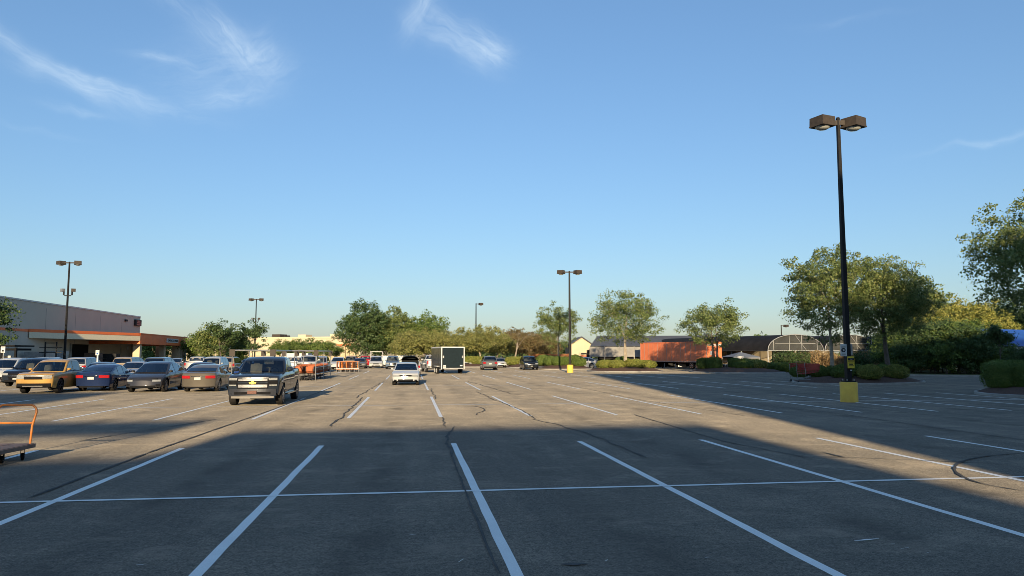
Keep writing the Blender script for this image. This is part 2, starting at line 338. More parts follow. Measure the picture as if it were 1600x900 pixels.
# ------------------------------------------------------------------ ground, lot, lines
tag(MB().grid([[(-2500, -600, -.05), (2500, -600, -.05)], [(-2500, 3500, -.05), (2500, 3500, -.05)]]).build('ground', M_LAND), kind='structure')
lot = tag(MB().grid([[(-130, -39, 0), (140, -39, 0)], [(-130, 190, 0), (140, 190, 0)]]).build('parking_lot', M_ASPH), kind='structure')
rng = random.Random(5)
LINE_X = lambda k: 1.0 + 2.955 * k
def stripe(x, y0, y1, w=0.115, z=0.004):
    m = MB(); n = max(2, int((y1 - y0) / 0.6)); L, R_ = [], []
    for i in range(n + 1):
        y = y0 + (y1 - y0) * i / n; j = rng.uniform(-.005, .005)
        L.append((x - w / 2 + j + rng.uniform(-.004, .004), y, z)); R_.append((x + w / 2 + j + rng.uniform(-.004, .004), y, z))
    m.grid([L, R_]); m.f = [f[::-1] for f in m.f]; return m.build('parking_line', M_LINE, lot)
def cross(y, x0, x1, w=0.085, z=0.008):
    m = MB(); n = int((x1 - x0) / 1.2); a, b = [], []
    for i in range(n + 1):
        x = x0 + (x1 - x0) * i / n; j = rng.uniform(-.012, .012)
        a.append((x, y - w / 2 + j, z)); b.append((x, y + w / 2 + j, z))
    m.grid([a, b]); return m.build('parking_line', M_LINE, lot)
ROWS = [(11.25, -12, 8, 5.9), (30.1, -12, 10, 5.75), (48.0, -12, 9, 5.6), (66.5, -11, 8, 5.6), (85.2, -11, 7, 5.6)]
for r, (yc, k0, k1, hl) in enumerate(ROWS):
    cross(yc, LINE_X(k0), LINE_X(k1) + .6, 0.09 if r else 0.10)
    for k in range(k0, k1 + 1):
        stripe(LINE_X(k), yc - hl + rng.uniform(-.1, .1), yc + hl + rng.uniform(-.12, .12), 0.125 if r == 0 else 0.12)
def crack(pts, w, mt, z=0.012, jit=0.13, name='sealant_and_shade_strip'):
    P = [G(*p) for p in pts]; Q = []
    for a, b in zip(P, P[1:]):
        n = max(1, int((b - a).length / 0.22))
        for i in range(n):
            t = i / n; Q.append(a.lerp(b, t) + Vector((rng.uniform(-jit, jit), rng.uniform(-jit, jit), 0)))
    Q.append(P[-1]); L, R_ = [], []
    for _ in range(2): Q = [Q[0]] + [(Q[i - 1] + Q[i] * 1.2 + Q[i + 1]) / 3.2 for i in range(1, len(Q) - 1)] + [Q[-1]]
    for i, q in enumerate(Q):
        d = (Q[min(i + 1, len(Q) - 1)] - Q[max(i - 1, 0)]).normalized(); nrm = Vector((-d.y, d.x, 0)); ww = w * .55 * rng.uniform(.45, 1.5) / 2
        if i in (0, len(Q) - 1): ww *= .2
        L.append((q.x + nrm.x * ww, q.y + nrm.y * ww, z)); R_.append((q.x - nrm.x * ww, q.y - nrm.y * ww, z))
    m = MB().grid([L, R_]); m.f = [f[::-1] for f in m.f]; m.build(name, mt, lot)
crack([(714, 667), (697, 680), (700, 700), (705, 715)], .12, M_SEAL)
crack([(706, 713), (716, 738), (730, 778), (741, 802), (752, 835), (768, 875), (782, 899)], .05, M_SEAL, jit=.03)
crack([(516, 667), (536, 650), (548, 640), (566, 621)], .10, M_SEAL)
crack([(745, 635), (757, 642), (744, 649)], .09, M_SEAL)
crack([(836, 655), (880, 666), (925, 680), (965, 697), (1012, 716)], .09, M_SEAL)
crack([(744, 612), (775, 626), (812, 640), (838, 655)], .08, M_SEAL)
crack([(673, 607), (681, 624)], .08, M_SEAL)
crack([(690, 652), (697, 668)], .07, M_SEAL)
crack([(730, 596), (760, 604), (800, 616)], .09, M_SEAL)
crack([(600, 596), (575, 610), (556, 622)], .09, M_SEAL)
crack([(44, 779), (240, 705), (427, 640), (520, 605)], .10, M_SKID, jit=.012)
crack([(990, 648), (1130, 690), (1262, 716)], .07, M_SEAL, jit=.03)
crack([(1262, 714), (1350, 716), (1440, 720), (1600, 727)], .05, M_SKID, jit=.02)
crack([(1600, 768), (1530, 757), (1494, 741), (1490, 730), (1505, 720), (1540, 713), (1600, 708)], .09, M_SKID, jit=.01)
crack([(1165, 631), (1300, 645), (1400, 660), (1600, 688)], .10, M_SEAL, jit=.04)
crack([(880, 600), (1000, 625), (1165, 650)], .06, M_SKID, jit=.03)
crack([(120, 690), (260, 668), (340, 655)], .07, M_SKID, jit=.02)  # dark strip laid along a cast shadow streak, the shade put into its colour
crack([(860, 742), (900, 737), (960, 736), (1000, 738)], .018, M_SEAL)
crack([(642, 824), (655, 822), (665, 820)], .05, M_SEAL)

for pts in ([(1336, 847), (1360, 845), (1374, 843)], [(1392, 850), (1398, 851)], [(1408, 859), (1420, 857)], [(1446, 865), (1454, 864)], [(716, 879), (724, 875)], [(214, 883), (224, 884)], [(1104, 873), (1113, 872)], [(640, 838), (650, 836)], [(945, 879), (950, 876)]):
    crack(pts, .055, M_LINE, jit=.02, name='paint_scuff')
for pts in ([(1285, 707), (1305, 712), (1322, 716)], [(1337, 728), (1352, 733)], [(1375, 740), (1396, 743)], [(1190, 733), (1198, 736)], [(868, 718), (890, 717)], [(1058, 806), (1072, 806)], [(878, 885), (900, 884), (920, 882)], [(1425, 872), (1438, 873)]):
    crack(pts, .12, M_SEAL, jit=.05, name='tar_spot')

# planting islands and verge
def island(name_pts, z=0.13, mound=0.32, seed=0):
    r = random.Random(seed); P = [Vector((p[0], p[1], 0)) for p in name_pts]
    for _ in range(3):
        Q = []
        for i, a in enumerate(P):
            b = P[(i + 1) % len(P)]; Q += [a.lerp(b, .25), a.lerp(b, .75)]
        P = Q
    c = sum(P, Vector()) / len(P); n = len(P)
    t = empty('planting_island', (c.x, c.y, 0)); tag(t, kind='structure')
    m = MB(); rows = []
    for (k, h) in ((0, 0), (0, z - .02), (.03, z), (.16, z), (.17, z - .05)):
        row = []
        for p in P + [P[0]]:
            d = (p - c); u = d.normalized(); q = d - u * k; row.append((q.x, q.y, h))
        rows.append(row)
    m.grid(rows); m.f = [f[::-1] for f in m.f]; m.build('kerb', M_CONC, t, 40)
    m = MB(); rows = []
    for s, h in ((1, 0), (.8, .55), (.55, .85), (.25, 1), (0.02, 1)):
        row = []
        for i, p in enumerate(P):
            d = p - c; d = d - d.normalized() * .165
            row.append((d.x * s, d.y * s, z - .03 + mound * h * (1 + .12 * math.sin(i * 1.7 + s * 9)) + r.uniform(-.015, .015)))
        row.append(row[0]); rows.append(row)
    m.grid(rows); m.f = [f[::-1] for f in m.f]; m.build('mulch', M_MULCH, t, 60)
    return t
def gp(*pts): return [G(*p) for p in pts]
ISL_RIGHT = island([B(1232, 56), B(1240, 50), B(1330, 48.5), B(1448, 50.5), B(1440, 56.5), B(1330, 59)], mound=.38, seed=1)
ISL_EDGE = island([B(1500, 39.5), B(1560, 35), B(1760, 33), B(1760, 42), B(1600, 44)], mound=.42, seed=2)
ISL_MID = island([B(1068, 88), B(1090, 79), B(1215, 76), B(1235, 80), B(1160, 92)], mound=.45, seed=3)
ISL_980 = island([B(905, 88), B(950, 82), B(1040, 83), B(1030, 90), B(960, 95)], mound=.5, seed=4)
ISL_870 = island([B(838, 100), B(850, 96), B(925, 97), B(925, 103), B(860, 106)], mound=.5, seed=5)
ISL_810 = island([B(788, 116), B(792, 108), B(826, 106), B(845, 110), B(835, 118)], mound=.5, seed=6)
ISL_740 = island([B(690, 121), B(695, 113), B(758, 113), B(770, 117), B(760, 124)], mound=.45, seed=7)
tag(MB().grid([[(*B(1330, 71).xy, .1), (*B(1520, 67).xy, .1), (*B(1850, 60).xy, .1)], [(*B(1250, 130).xy, .12), (*B(1500, 130).xy, .12), (*B(1800, 130).xy, .12)]]).build('grass_verge', M_GRASS), kind='structure')
vk = MB(); q = [B(1330, 71), B(1520, 67), B(1850, 60)]
for a, b in zip(q, q[1:]):
    d = (b - a); vk.box(((a.x + b.x) / 2, (a.y + b.y) / 2, .07), (d.length, .16, .15), math.atan2(d.y, d.x))
tag(vk.build('kerb', M_CONC), kind='structure')

# ------------------------------------------------------------------ buildings
def box_from(p, q, depth, z0, z1, left=True):               # a slab whose front runs p->q, depth to the left of that direction
    d = (q - p).normalized(); n = Vector((-d.y, d.x, 0)) * (1 if left else -1) * depth
    vs = [(*p.xy, z0), (*q.xy, z0), (*(q + n).xy, z0), (*(p + n).xy, z0), (*p.xy, z1), (*q.xy, z1), (*(q + n).xy, z1), (*(p + n).xy, z1)]
    return MB().add(vs, [(0, 1, 5, 4), (1, 2, 6, 5), (2, 3, 7, 6), (3, 0, 4, 7), (4, 5, 6, 7)])
# the store whose roof line throws the shadow over the near stalls (stands behind the photographer)
s = tag(empty('store_building', (-30, -40, 0)), 'long tan store front behind the camera, shading the nearest stalls', 'building')
def slab(parent, name, x0, x1, y0, y1, z0, z1, mt):
    o = parent.location
    return MB().box(((x0 + x1) / 2 - o.x, (y0 + y1) / 2 - o.y, (z0 + z1) / 2), (x1 - x0, y1 - y0, z1 - z0)).build(name, mt, parent)
slab(s, 'wall', -12.5, .46, -75, -40, 0, 13.5, M_WALL); slab(s, 'wall', -26.1, -12.5, -75, -40.004, 0, 12.5, M_WALL); slab(s, 'wall', -120, -26.1, -78, -40, 0, 18.4, M_WALL)
slab(s, 'shadow_board', -22.6, -14.4, -40.5, -40.2, 13.45, 14.4, M_ORANGE); slab(s, 'roof_edge', -12.5, .42, -40.6, -39.96, 13.5, 13.62, M_CONC)  # unseen board on the roof, added to throw a shadow band on the lot
for x in (-22, -18.5, -15): slab(s, 'shadow_board_post', x, x + .15, -40.45, -40.25, 12.5, 13.45, M_DARK)  # posts holding up the added shadow board
slab(s, 'door', -12, -7, -39.98, -39.9, 0, 3, M_DARK)
for x in (-4, -18, -21.5): slab(s, 'window', x, x + 2.4, -39.98, -39.92, 1, 2.6, M_GLASS)
s = tag(empty('unseen_shade_block', (30, -30, 0)), 'unseen tall pale block added behind the camera to shade the right side', 'building')  # unseen caster of unknown kind, sized by the shade it throws
slab(s, 'wall', 4.5, 30, -60, -30, 0, 23.1, M_CREAM); slab(s, 'wall', 30, 95, -62, -30.004, 0, 24.9, M_CREAM); slab(s, 'roof_edge', 4.46, 30, -30.1, -29.95, 23.1, 23.3, M_CONC)
for k in range(9):
    for z in (1.2, 5.2, 9.2, 13.2, 17.2): slab(s, 'window', 5 + k * 5, 7.6 + k * 5, -29.98, -29.9, z, z + 1.9, M_GLASS)

# store on the left: long shaded wall with skewed canopy
w1, w2 = B(0, 74.5), B(217, 115); dw = (w2 - w1).normalized(); w0 = w1 - dw * 30; nw = Vector((dw.y, -dw.x, 0))   # nw points to the lot
z_top, z_red = Z(496, 115), Z(511.5, 74.5)
st = tag(empty('store_building', w2), 'big grey windowless store with orange band and long white canopy', 'building')
def rel(o, v): return v - o.location
ow = st.location.copy()
box_from(w0 - ow, w2 - ow, 45, 0, z_top).build('wall', M_WALL, st)
box_from(w0 - ow + nw * .06, w2 - ow + nw * .06, .4, z_top, z_top + .16).build('roof_edge', M_WHITE, st)
box_from(w0 - ow + nw * .03, w2 - ow + nw * .03, .03 - .003, z_red - .28, z_red).build('orange_stripe', M_ORANGE, st)
for k in range(1, 9):
    p = w0 + (w2 - w0) * k / 9
    MB().box((*(p - ow + nw * .006).xy, z_top / 2 - .2), (.05, .02, z_top - .6), math.atan2(dw.y, dw.x)).build('joint', M_CONC, st)
c0 = w1 + dw * ((B(47, 80) - w1).dot(dw)); c1 = B(218, 97); c2 = w2 - dw * 1.0
def poly(name, pts, z0, z1, mt, parent):
    o = parent.location; n = len(pts); vs = [(p.x - o.x, p.y - o.y, z0) for p in pts] + [(p.x - o.x, p.y - o.y, z1) for p in pts]
    return MB().add(vs, [tuple(range(n - 1, -1, -1)), tuple(range(n, 2 * n))] + [(i, (i + 1) % n, n + (i + 1) % n, n + i) for i in range(n)]).build(name, mt, parent)
poly('canopy', [c0 + nw * .1, c1, c2], z_red - .95, z_red - .30, mat('pale_fascia', (0.82, 0.72, 0.50), 0.8, var=0.05), st)
poly('canopy_trim', [c0 + nw * .1, c1 + nw * .06, c2], z_red - .297, z_red + .04, M_ORANGE, st)
pd = lambda px: w1 + dw * (((B(px, 90) - w1).dot(nw) * 0) + [(t) for t in [ (lambda r: ((w1.x * r.y - w1.y * r.x) / (dw.y * r.x - dw.x * r.y)))(ray(px, 553)) ]][0])
def wallbox(name, pxa, pxb, z0, z1, mt, parent=st, out=.05):
    a, b = pd(pxa), pd(pxb); c = (a + b) / 2 - ow + nw * (out / 2 + .003)
    return MB().box((c.x, c.y, (z0 + z1) / 2), ((b - a).length, out, z1 - z0), math.atan2(dw.y, dw.x)).build(name, mt, parent)
wallbox('door', 111, 137, 0, Z(538, 93), M_BLACK); wallbox('door_frame', 108.5, 110.6, 0, Z(537, 93), M_CONC, out=.12)
wallbox('wall_lamp', 192, 194.5, Z(502, 108), Z(500, 108) + .1, M_DARK, out=.25)
sg = wallbox('store_sign', 207, 216.4, Z(509, 113), Z(499.5, 113), M_DARK, out=.25); wallbox('notice', 197.5, 200, Z(546, 109), Z(541, 109), M_WHITE, out=.04)
a, b = pd(208.3), pd(215.3); c = (a + b) / 2 - ow + nw * .27
lt = M_RED
for i, zz in enumerate((Z(507.3, 113), Z(504.3, 113), Z(501.6, 113))):
    MB().box((c.x, c.y, zz), ((b - a).length * (.9 - .12 * i), .03, .17), math.atan2(dw.y, dw.x)).build('sign_lettering', lt, st)

# contractor pickup canopy
e0, e1 = B(218, 97), B(291.5, 120.5); de = (e1 - e0).normalized(); ne = Vector((de.y, -de.x, 0)); ea = math.atan2(de.y, de.x)
cp = tag(empty('pickup_canopy', e0), 'orange-red drive-through canopy on cream pillars with contractor pickup sign', 'canopy'); oe = cp.location.copy()
zf0, zf1 = Z(537.6, 97), Z(522, 97)
box_from(e0 - oe + de * .02, e1 - oe, 9, zf0, zf1).build('fascia', M_ORANGE, cp)
box_from(e0 - oe + ne * .05 - de * .03, e1 - oe + ne * .05 + de * .05, 9.1, zf1 + .003, zf1 + .14).build('roof_edge', M_ORANGE, cp)
for (px, d, wd, top) in ((216, 98.3, .85, 0), (255, 111, .75, 0), (278, 117.5, 1.3, 0), (288, 119.6, .7, 1)):
    p = B(px, d) - oe - ne * .15; MB().box((p.x, p.y, zf0 / 2), (wd, wd, zf0 - .01), ea).build('pillar', M_CREAM if not top else M_CONC, cp)
for (px, d) in ((225, 112), (262, 121)):
    p = B(px, d) - oe - ne * 1.5; MB().box((p.x, p.y, zf0 / 2), (.6, .6, zf0 - .01), ea).build('pillar', M_CREAM, cp)
tA, tB = B(246, 108.5), B(270, 115); tc_ = (tA + tB) / 2 - oe; zs0, zs1 = Z(535.3, 110), Z(529, 110)
ctr = e0 + de * ((tA + tB) / 2 - e0).dot(de) - oe + ne * .06; sl = (tB - tA).length * .95
sgn = MB().box((ctr.x, ctr.y, (zs0 + zs1) / 2), (sl, .08, zs1 - zs0), ea).build('sign_board', M_WHITE, cp)
def text_mesh(body, size, mt, extrude=.01):
    cu = bpy.data.curves.new('lettering', 'FONT'); cu.body = body; cu.size = size; cu.extrude = extrude; cu.align_x = 'CENTER'; cu.align_y = 'CENTER'
    ob = bpy.data.objects.new('lettering', cu); COL.objects.link(ob); bpy.context.view_layer.update()
    me = bpy.data.meshes.new_from_object(ob.evaluated_get(bpy.context.evaluated_depsgraph_get())); bpy.data.objects.remove(ob)
    me.materials.clear(); me.materials.append(mt); return me
tm = [text_mesh(wd, 1.0, M_DARK) for wd in ('CONTRACTOR', 'PICKUP')]
wid = [max(v.co.x for v in m_.vertices) * 2 for m_ in tm]; k = sl * .90 / (sum(wid) + .4); xo = -sl * .45
for m_, wd in zip(tm, wid):
    tx = link('lettering', m_, sgn)
    tx.matrix_local = Matrix.Translation((ctr.x + ne.x * .055, ctr.y + ne.y * .055, (zs0 + zs1) / 2)) @ Matrix.Rotation(ea, 4, 'Z') @ Matrix.Translation((xo + wd * k / 2, 0, 0)) @ Matrix.Rotation(math.pi / 2, 4, 'X') @ Matrix.Diagonal((k, min(k * 1.7, (zs1 - zs0) * .75), 1, 1))
    xo += (wd + .4) * k

# shelter at the left edge
p0 = B(6, 64); sh = tag(empty('smoking_shelter', p0), 'dark flat-roofed shelter with black posts at the far left', 'shelter')
ru = cR; ra_ = math.atan2(ru.y, ru.x)
def loc(o, px, d): return B(px, d) - o.location
for i, (zc, t_, dp) in enumerate(((Z(540.5, 64), .12, 2.6), (Z(546, 64), .18, 2.2))):
    MB().box((-.3, .6, zc), (3.6 - .25 * i, dp, t_), ra_).build('roof_beam', M_BLACK, sh)
for px, d in ((24.5, 63.5), (3, 63.5), (24.5, 65.5), (-12, 65)):
    p = loc(sh, px, d); MB().box((p.x, p.y, 1.3), (.16, .16, 2.6), ra_).build('post', M_BLACK, sh)
p = loc(sh, 12, 65.3); MB().box((p.x, p.y, .95), (1.1, .7, 1.8), ra_).build('vending_cabinet', M_DARK, sh)
p = loc(sh, 18.5, 65.0); MB().box((p.x, p.y, 1.1), (.35, .5, 1.6), ra_).build('panel', M_WHITE, sh)

# goods standing along the store wall
def pallet_stack(px, d, w_, h, layers, mt, label, cat='pallet load'):
    p = B(px, d); t = tag(empty('pallet_load', p), label, cat, 'goods stacked along the store wall')
    MB().box((0, 0, .07), (w_, 1.0, .12), ra_).build('pallet', M_WOOD, t)
    for i in range(layers):
        hh = (h - .14) / layers; MB().box((rng.uniform(-.03, .03), 0, .135 + hh * (i + .5)), (w_ * rng.uniform(.9, .98), .92, hh - .02), ra_ + rng.uniform(-.03, .03)).build('bundle', mt, t)
M_BRICKY = mat('stacked_goods', (0.16, 0.10, 0.07), 0.9, var=0.4, scale=3); M_WRAP = mat('plastic_wrap', (0.38, 0.38, 0.36), 0.4, var=0.25, scale=3)
pallet_stack(59, 79, 2.6, 2.3, 3, M_WRAP, 'wrapped grey pallet load by the store wall, left of the pole')
pallet_stack(71, 80, 1.6, 2.3, 3, M_WRAP, 'wrapped grey pallet load just left of the leftmost lamp pole')
pallet_stack(88, 82, 2.2, 2.4, 4, M_WRAP, 'wrapped grey pallet load just behind the leftmost lamp pole')
pallet_stack(146, 92, 2.0, 2.2, 4, M_BRICKY, 'brown pallet load right of the dark store door')
pallet_stack(170, 94, 2.6, 2.1, 3, M_DARK, 'dark pallet load above the red lattice barrier')
pallet_stack(178, 95, 1.4, 1.9, 3, M_BRICKY, 'small brown pallet load right of the dark one by the wall')
p = B(79, 78); rk = tag(empty('lumber_rack', p), 'thin steel rack with arms standing against the store wall', 'rack')
for dx in (-.55, .55): MB().box((dx, 0, 1.65), (.1, .1, 3.3), ra_).build('post', M_DARK, rk)
for zz in (2.2, 2.75, 3.2): MB().box((0, 0, zz), (2.4 if zz < 3 else 1.1, .08, .08), ra_).build('arm', M_DARK, rk)
pa, pb = B(157, 74), B(190, 75); la = tag(empty('lattice_barrier', pa), 'red and white criss-cross lattice barrier in front of the store', 'barrier')
M_LATT = mat('red_lattice_paint', (0.45, 0.10, 0.06), 0.6, var=0.3, scale=3)
n_ = 7; dl = (pb - pa); ux = dl.normalized()
for i in range(n_):
    for sgn_ in (0, 1):
        a = pa + dl * (i / n_); b = pa + dl * ((i + 1) / n_); za, zb = (.55, 1.15) if sgn_ else (1.15, .55)
        MB().tube((a.x - pa.x, a.y - pa.y + sgn_ * .03, za), (b.x - pa.x, b.y - pa.y + sgn_ * .03, zb), .035, n=4).build('slat', M_LATT, la)
for t_ in (0, 1): p = dl * t_; MB().box((p.x, p.y, .6), (.06, .06, 1.2)).build('post', M_WHITE, la)

# cream department store far behind
d = 240; a, b = B(380, d), B(562, d - 12); z0 = Z(527.5, d)
ts = tag(empty('department_store', a), 'distant cream department store with flat roof and rooftop units', 'building'); ot = ts.location.copy()
box_from(a - ot, b - ot, 60, 0, z0).build('wall', M_CREAM, ts)
dt = (b - a).normalized(); ta = math.atan2(dt.y, dt.x); nf = Vector((dt.y, -dt.x, 0))
box_from(a - ot + nf * .15, b - ot + nf * .15, .5, z0 - .5, z0 + .1).build('cornice', M_CREAM, ts)
M_TAN2 = mat('tan_stucco', (0.52, 0.40, 0.24), 0.85, var=0.08, scale=0.3)
box_from(a - ot + nf * .05, b - ot + nf * .05, .04, 0, 1.6).build('wall_base', M_TAN2, ts)
for (px, pw, py0, mt) in ((431, 15, 523.5, M_BRONZE), (472, 14, 524, M_CREAM), (526, 20, 523, M_CREAM)):
    p = B(px, d) - ot + Vector((0, 6, 0)); MB().box((p.x, p.y, (z0 + Z(py0, d)) / 2 + .1), (pw / FOC * d, 4, Z(py0, d) - z0 + .5), ta).build('rooftop_unit', mt, ts)
for px in (422, 440, 445): p = B(px, d) - ot + Vector((0, 6, 0)); MB().box((p.x, p.y, z0 + .4), (.8, .8, .9), ta).build('roof_vent', M_DARK, ts)
for px in (538, 545, 552):
    p = B(px, d - 11) - ot + nf * .2; MB().box((p.x, p.y, 2.4), (.9, .5, 4.8), ta).build('column', M_TAN2, ts)
p = B(542, d - 11) - ot + nf * .6; MB().box((p.x, p.y, 4.9), (6, 1.3, .5), ta).build('entrance_canopy', M_TRAILER, ts)
d = 200; a, b = B(296, 205), B(352, 212); ps = tag(empty('department_store', a), 'low pale building glimpsed between trees left of the dark pickup', 'building')
box_from(a - ps.location, b - ps.location, 30, 0, 6.4).build('wall', M_CREAM, ps); box_from(a - ps.location + Vector((0, -.2, 0)), b - ps.location + Vector((0, -.2, 0)), .5, 6, 6.5).build('cornice', M_WHITE, ps)

# garden centre at centre right: tan gable, slate roof, shade mesh, hoop houses
d = 122; gb = tag(empty('garden_shop', B(908, d)), 'tan gabled garden shop with dark slate roof behind the trees', 'building'); og = gb.location.copy()
ga, gc = B(893, d), B(924, d); ux = (gc - ga).normalized(); ang = math.atan2(ux.y, ux.x); vy = Vector((-ux.y, ux.x, 0)); wv = (gc - ga).length
ze, zp = Z(538, d), Z(527.5, d)
mp = lambda off: (lambda u, v: tuple(ga - og + ux * u + vy * off + Vector((0, 0, v))))
MB().prism([(0, 0), (wv, 0), (wv, ze), (wv * .52, zp), (0, ze)], mp(0), mp(14)).build('wall', M_CREAM, gb)
for sgn_, (u0, u1) in enumerate(((-.35, wv * .52), (wv * .52, wv + .35))):
    za = (zp + .05, ze - .15); zz = (za[1], za[0]) if sgn_ == 0 else za
    MB().prism([(u0, zz[0]), (u1, zz[1]), (u1, zz[1] + .16), (u0, zz[0] + .16)], mp(-.4), mp(14.4)).build('roof', M_SLATE, gb)
p = ux * (wv * .62); MB().box((*(ga - og + p - vy * .02).xy, 1.5), (1.1, .06, .7), ang).build('poster', M_TRAILER, gb)
MB().box((*(ga - og + p - vy * .02).xy, 2.1), (.9, .07, .25), ang).build('poster_heading', M_DARK, gb)
MB().box((*(ga - og + ux * wv * .9 - vy * .02).xy, 1.35), (.9, .1, 2.7), ang).build('door', M_DARK, gb)
a, b = B(922, 117), B(1135, 112); gm = tag(empty('garden_pavilion', a), 'long garden pavilion with slate roof and grey shade mesh front', 'building'); om = gm.location.copy()
ux = (b - a).normalized(); ang = math.atan2(ux.y, ux.x); vy = Vector((-ux.y, ux.x, 0)); Ln = (b - a).length
def strip(name, off0, z0, off1, z1, mt, th=.08, parent=gm, L0=0, L1=None):
    L1 = Ln if L1 is None else L1
    MB().prism([(off0, z0), (off1, z1), (off1, z1 + th), (off0, z0 + th)], lambda u, v: tuple(a - om + ux * L0 + vy * u + Vector((0, 0, v))), lambda u, v: tuple(a - om + ux * L1 + vy * u + Vector((0, 0, v)))).build(name, mt, parent)
ze, zr = Z(541.5, 116), Z(525.5, 124)
strip('roof', 0, ze, 9, zr, M_SLATE); strip('roof', 9, zr, 20, ze, M_SLATE)
n_ = 9
for i in range(n_): strip('shade_panel', -.05, Z(557.5, 114), -.25, ze - .1, M_MESHG, .03, gm, Ln * i / n_ + .04, Ln * (i + 1) / n_ - .04)
for i in range(n_ + 1): p = a - om + ux * (Ln * i / n_); MB().box((p.x, p.y, ze / 2), (.13, .13, ze - .02), ang).build('post', M_CONC, gm)
p = a - om + ux * Ln / 2 + vy * 8; MB().box((p.x, p.y, 1.7), (Ln * .98, .2, 3.3), ang).build('back_wall', M_DARK, gm)
for i in range(14):
    p = a - om + ux * (Ln * (i + .5) / 14) + vy * rng.uniform(1, 5); hh = rng.uniform(.7, 1.7)
    MB().box((p.x, p.y, hh / 2), (rng.uniform(.4, 1.3), .6, hh), ang).build('display_rack', rng.choice([M_DARK, M_BRONZE, M_STEEL, M_WOOD]), gm)

M_STEEL2 = mat('pale_grey_tube', (0.34, 0.34, 0.33), 0.6, var=0.1)
M_TENT = mat('tent_cloth', (0.15, 0.165, 0.19), 0.8, var=0.08)  # white cloth coloured grey-blue, the shade on it put into the colour
M_FASC = mat('pale_fascia', (0.82, 0.72, 0.50), 0.8, var=0.05)
def hoop_house(px0, px1, d0, d1, length, label, mt_roof, seed):
    A, Bp = B(px0, d0), B(px1, d1); t = tag(empty('hoop_greenhouse', A), label, 'greenhouse', 'hoop greenhouses of the garden centre'); o = t.location.copy()
    ux = (Bp - A).normalized(); vy = Vector((-ux.y, ux.x, 0)); ax = (vy * math.cos(.10) - ux * math.sin(.10)); W_ = (Bp - A).length
    zs, zt = Z(548, 96), Z(523.5, 98); n = 14
    arc = [(W_ / 2 - W_ / 2 * math.cos(math.pi * i / n), zs + (zt - zs) * math.sin(math.pi * i / n) ** .9) for i in range(n + 1)]
    pt = lambda u, z, s: tuple(A - o + ux * u + ax * s + Vector((0, 0, z)))
    MB().grid([[pt(u, z, .25) for u, z in arc], [pt(u, z, length) for u, z in arc]]).build('shade_cloth', mt_roof, t, 60)
    for s in (0.0, .12): pass
    MB().path([pt(u, z, 0) for u, z in arc], .05, 6).build('hoop', M_STEEL2, t, 60)
    gmesh = MB().add([pt(u, z, .14) for u, z in arc], [tuple(range(n + 1))]); gmesh.build('end_film', M_FILM, t)
    for f in (.2, .4, .6, .8):
        i = int(round(f * n)); u, z = arc[i]; MB().tube(pt(u, zs, .06), pt(u, z, .06), .04, n=5).build('end_bar', M_STEEL2, t)
    zz = zs + (zt - zs) * .45; MB().tube(pt(W_ * .14, zz, .06), pt(W_ * .86, zz, .06), .035, n=5).build('end_bar', M_STEEL2, t)
    MB().tube(pt(0, zs, .06), pt(W_, zs, .06), .05, n=5).build('end_bar', M_STEEL2, t)
    MB().tube(pt(W_ * .5, zt - .1, .06), pt(W_ * .7, zs, .06), .03, n=5).build('end_bar', M_STEEL2, t)
    k = int(length // 5)
    for s in range(k + 1):
        for u in (0, W_): MB().tube(pt(u, 0, s * 5.0), pt(u, zs, s * 5.0), .055, n=6).build('post', M_WHITE, t)
    MB().tube(pt(0, zs, 0), pt(0, zs, length), .07, n=5).build('gutter', M_DARK, t)
    for s0, s1, c_ in ((3, 10, 0), (12, 18, 1), (20, 27, 0)):
        if s1 < length: MB().box((*(Vector(pt(W_ * .35, 1.6, (s0 + s1) / 2))).xy, 1.6), (.1, s1 - s0, 1.9), math.atan2(ax.y, ax.x) - math.pi / 2).build('display_wall', M_CREAM if c_ == 0 else M_TAN2, t)
def film():
    m = bpy.data.materials.new('greenhouse_film'); m.use_nodes = True; n = NB(m.node_tree); m.node_tree.nodes.clear()
    b = n.new('ShaderNodeBsdfPrincipled'); b.inputs['Base Color'].default_value = (.16, .165, .16, 1); b.inputs['Roughness'].default_value = .5
    t = n.new('ShaderNodeBsdfTransparent'); x = n.new('ShaderNodeMixShader'); o = n.new('ShaderNodeOutputMaterial')
    tc = n.new('ShaderNodeTexCoord').outputs['Object']; n.put(x.inputs[0], n.m('MULTIPLY_ADD', n.noise(tc, .8, 3), .4, .15))
    L = m.node_tree.links; L.new(t.outputs[0], x.inputs[1]); L.new(b.outputs[0], x.inputs[2]); L.new(x.outputs[0], o.inputs[0]); return m
M_FILM = film()
hoop_house(1200, 1287, 94, 96.5, 30, 'black-clothed hoop greenhouse with white end arch right of the orange trailer', M_ROOFD, 1)
hoop_house(1289, 1372, 96.6, 98.5, 30, 'second hoop greenhouse from left, behind the tall lamp pole', M_ROOFD, 2)
hoop_house(1374, 1450, 98.6, 100, 30, 'rightmost hoop greenhouse, mostly hidden behind the dense oak', M_ROOFD, 3)
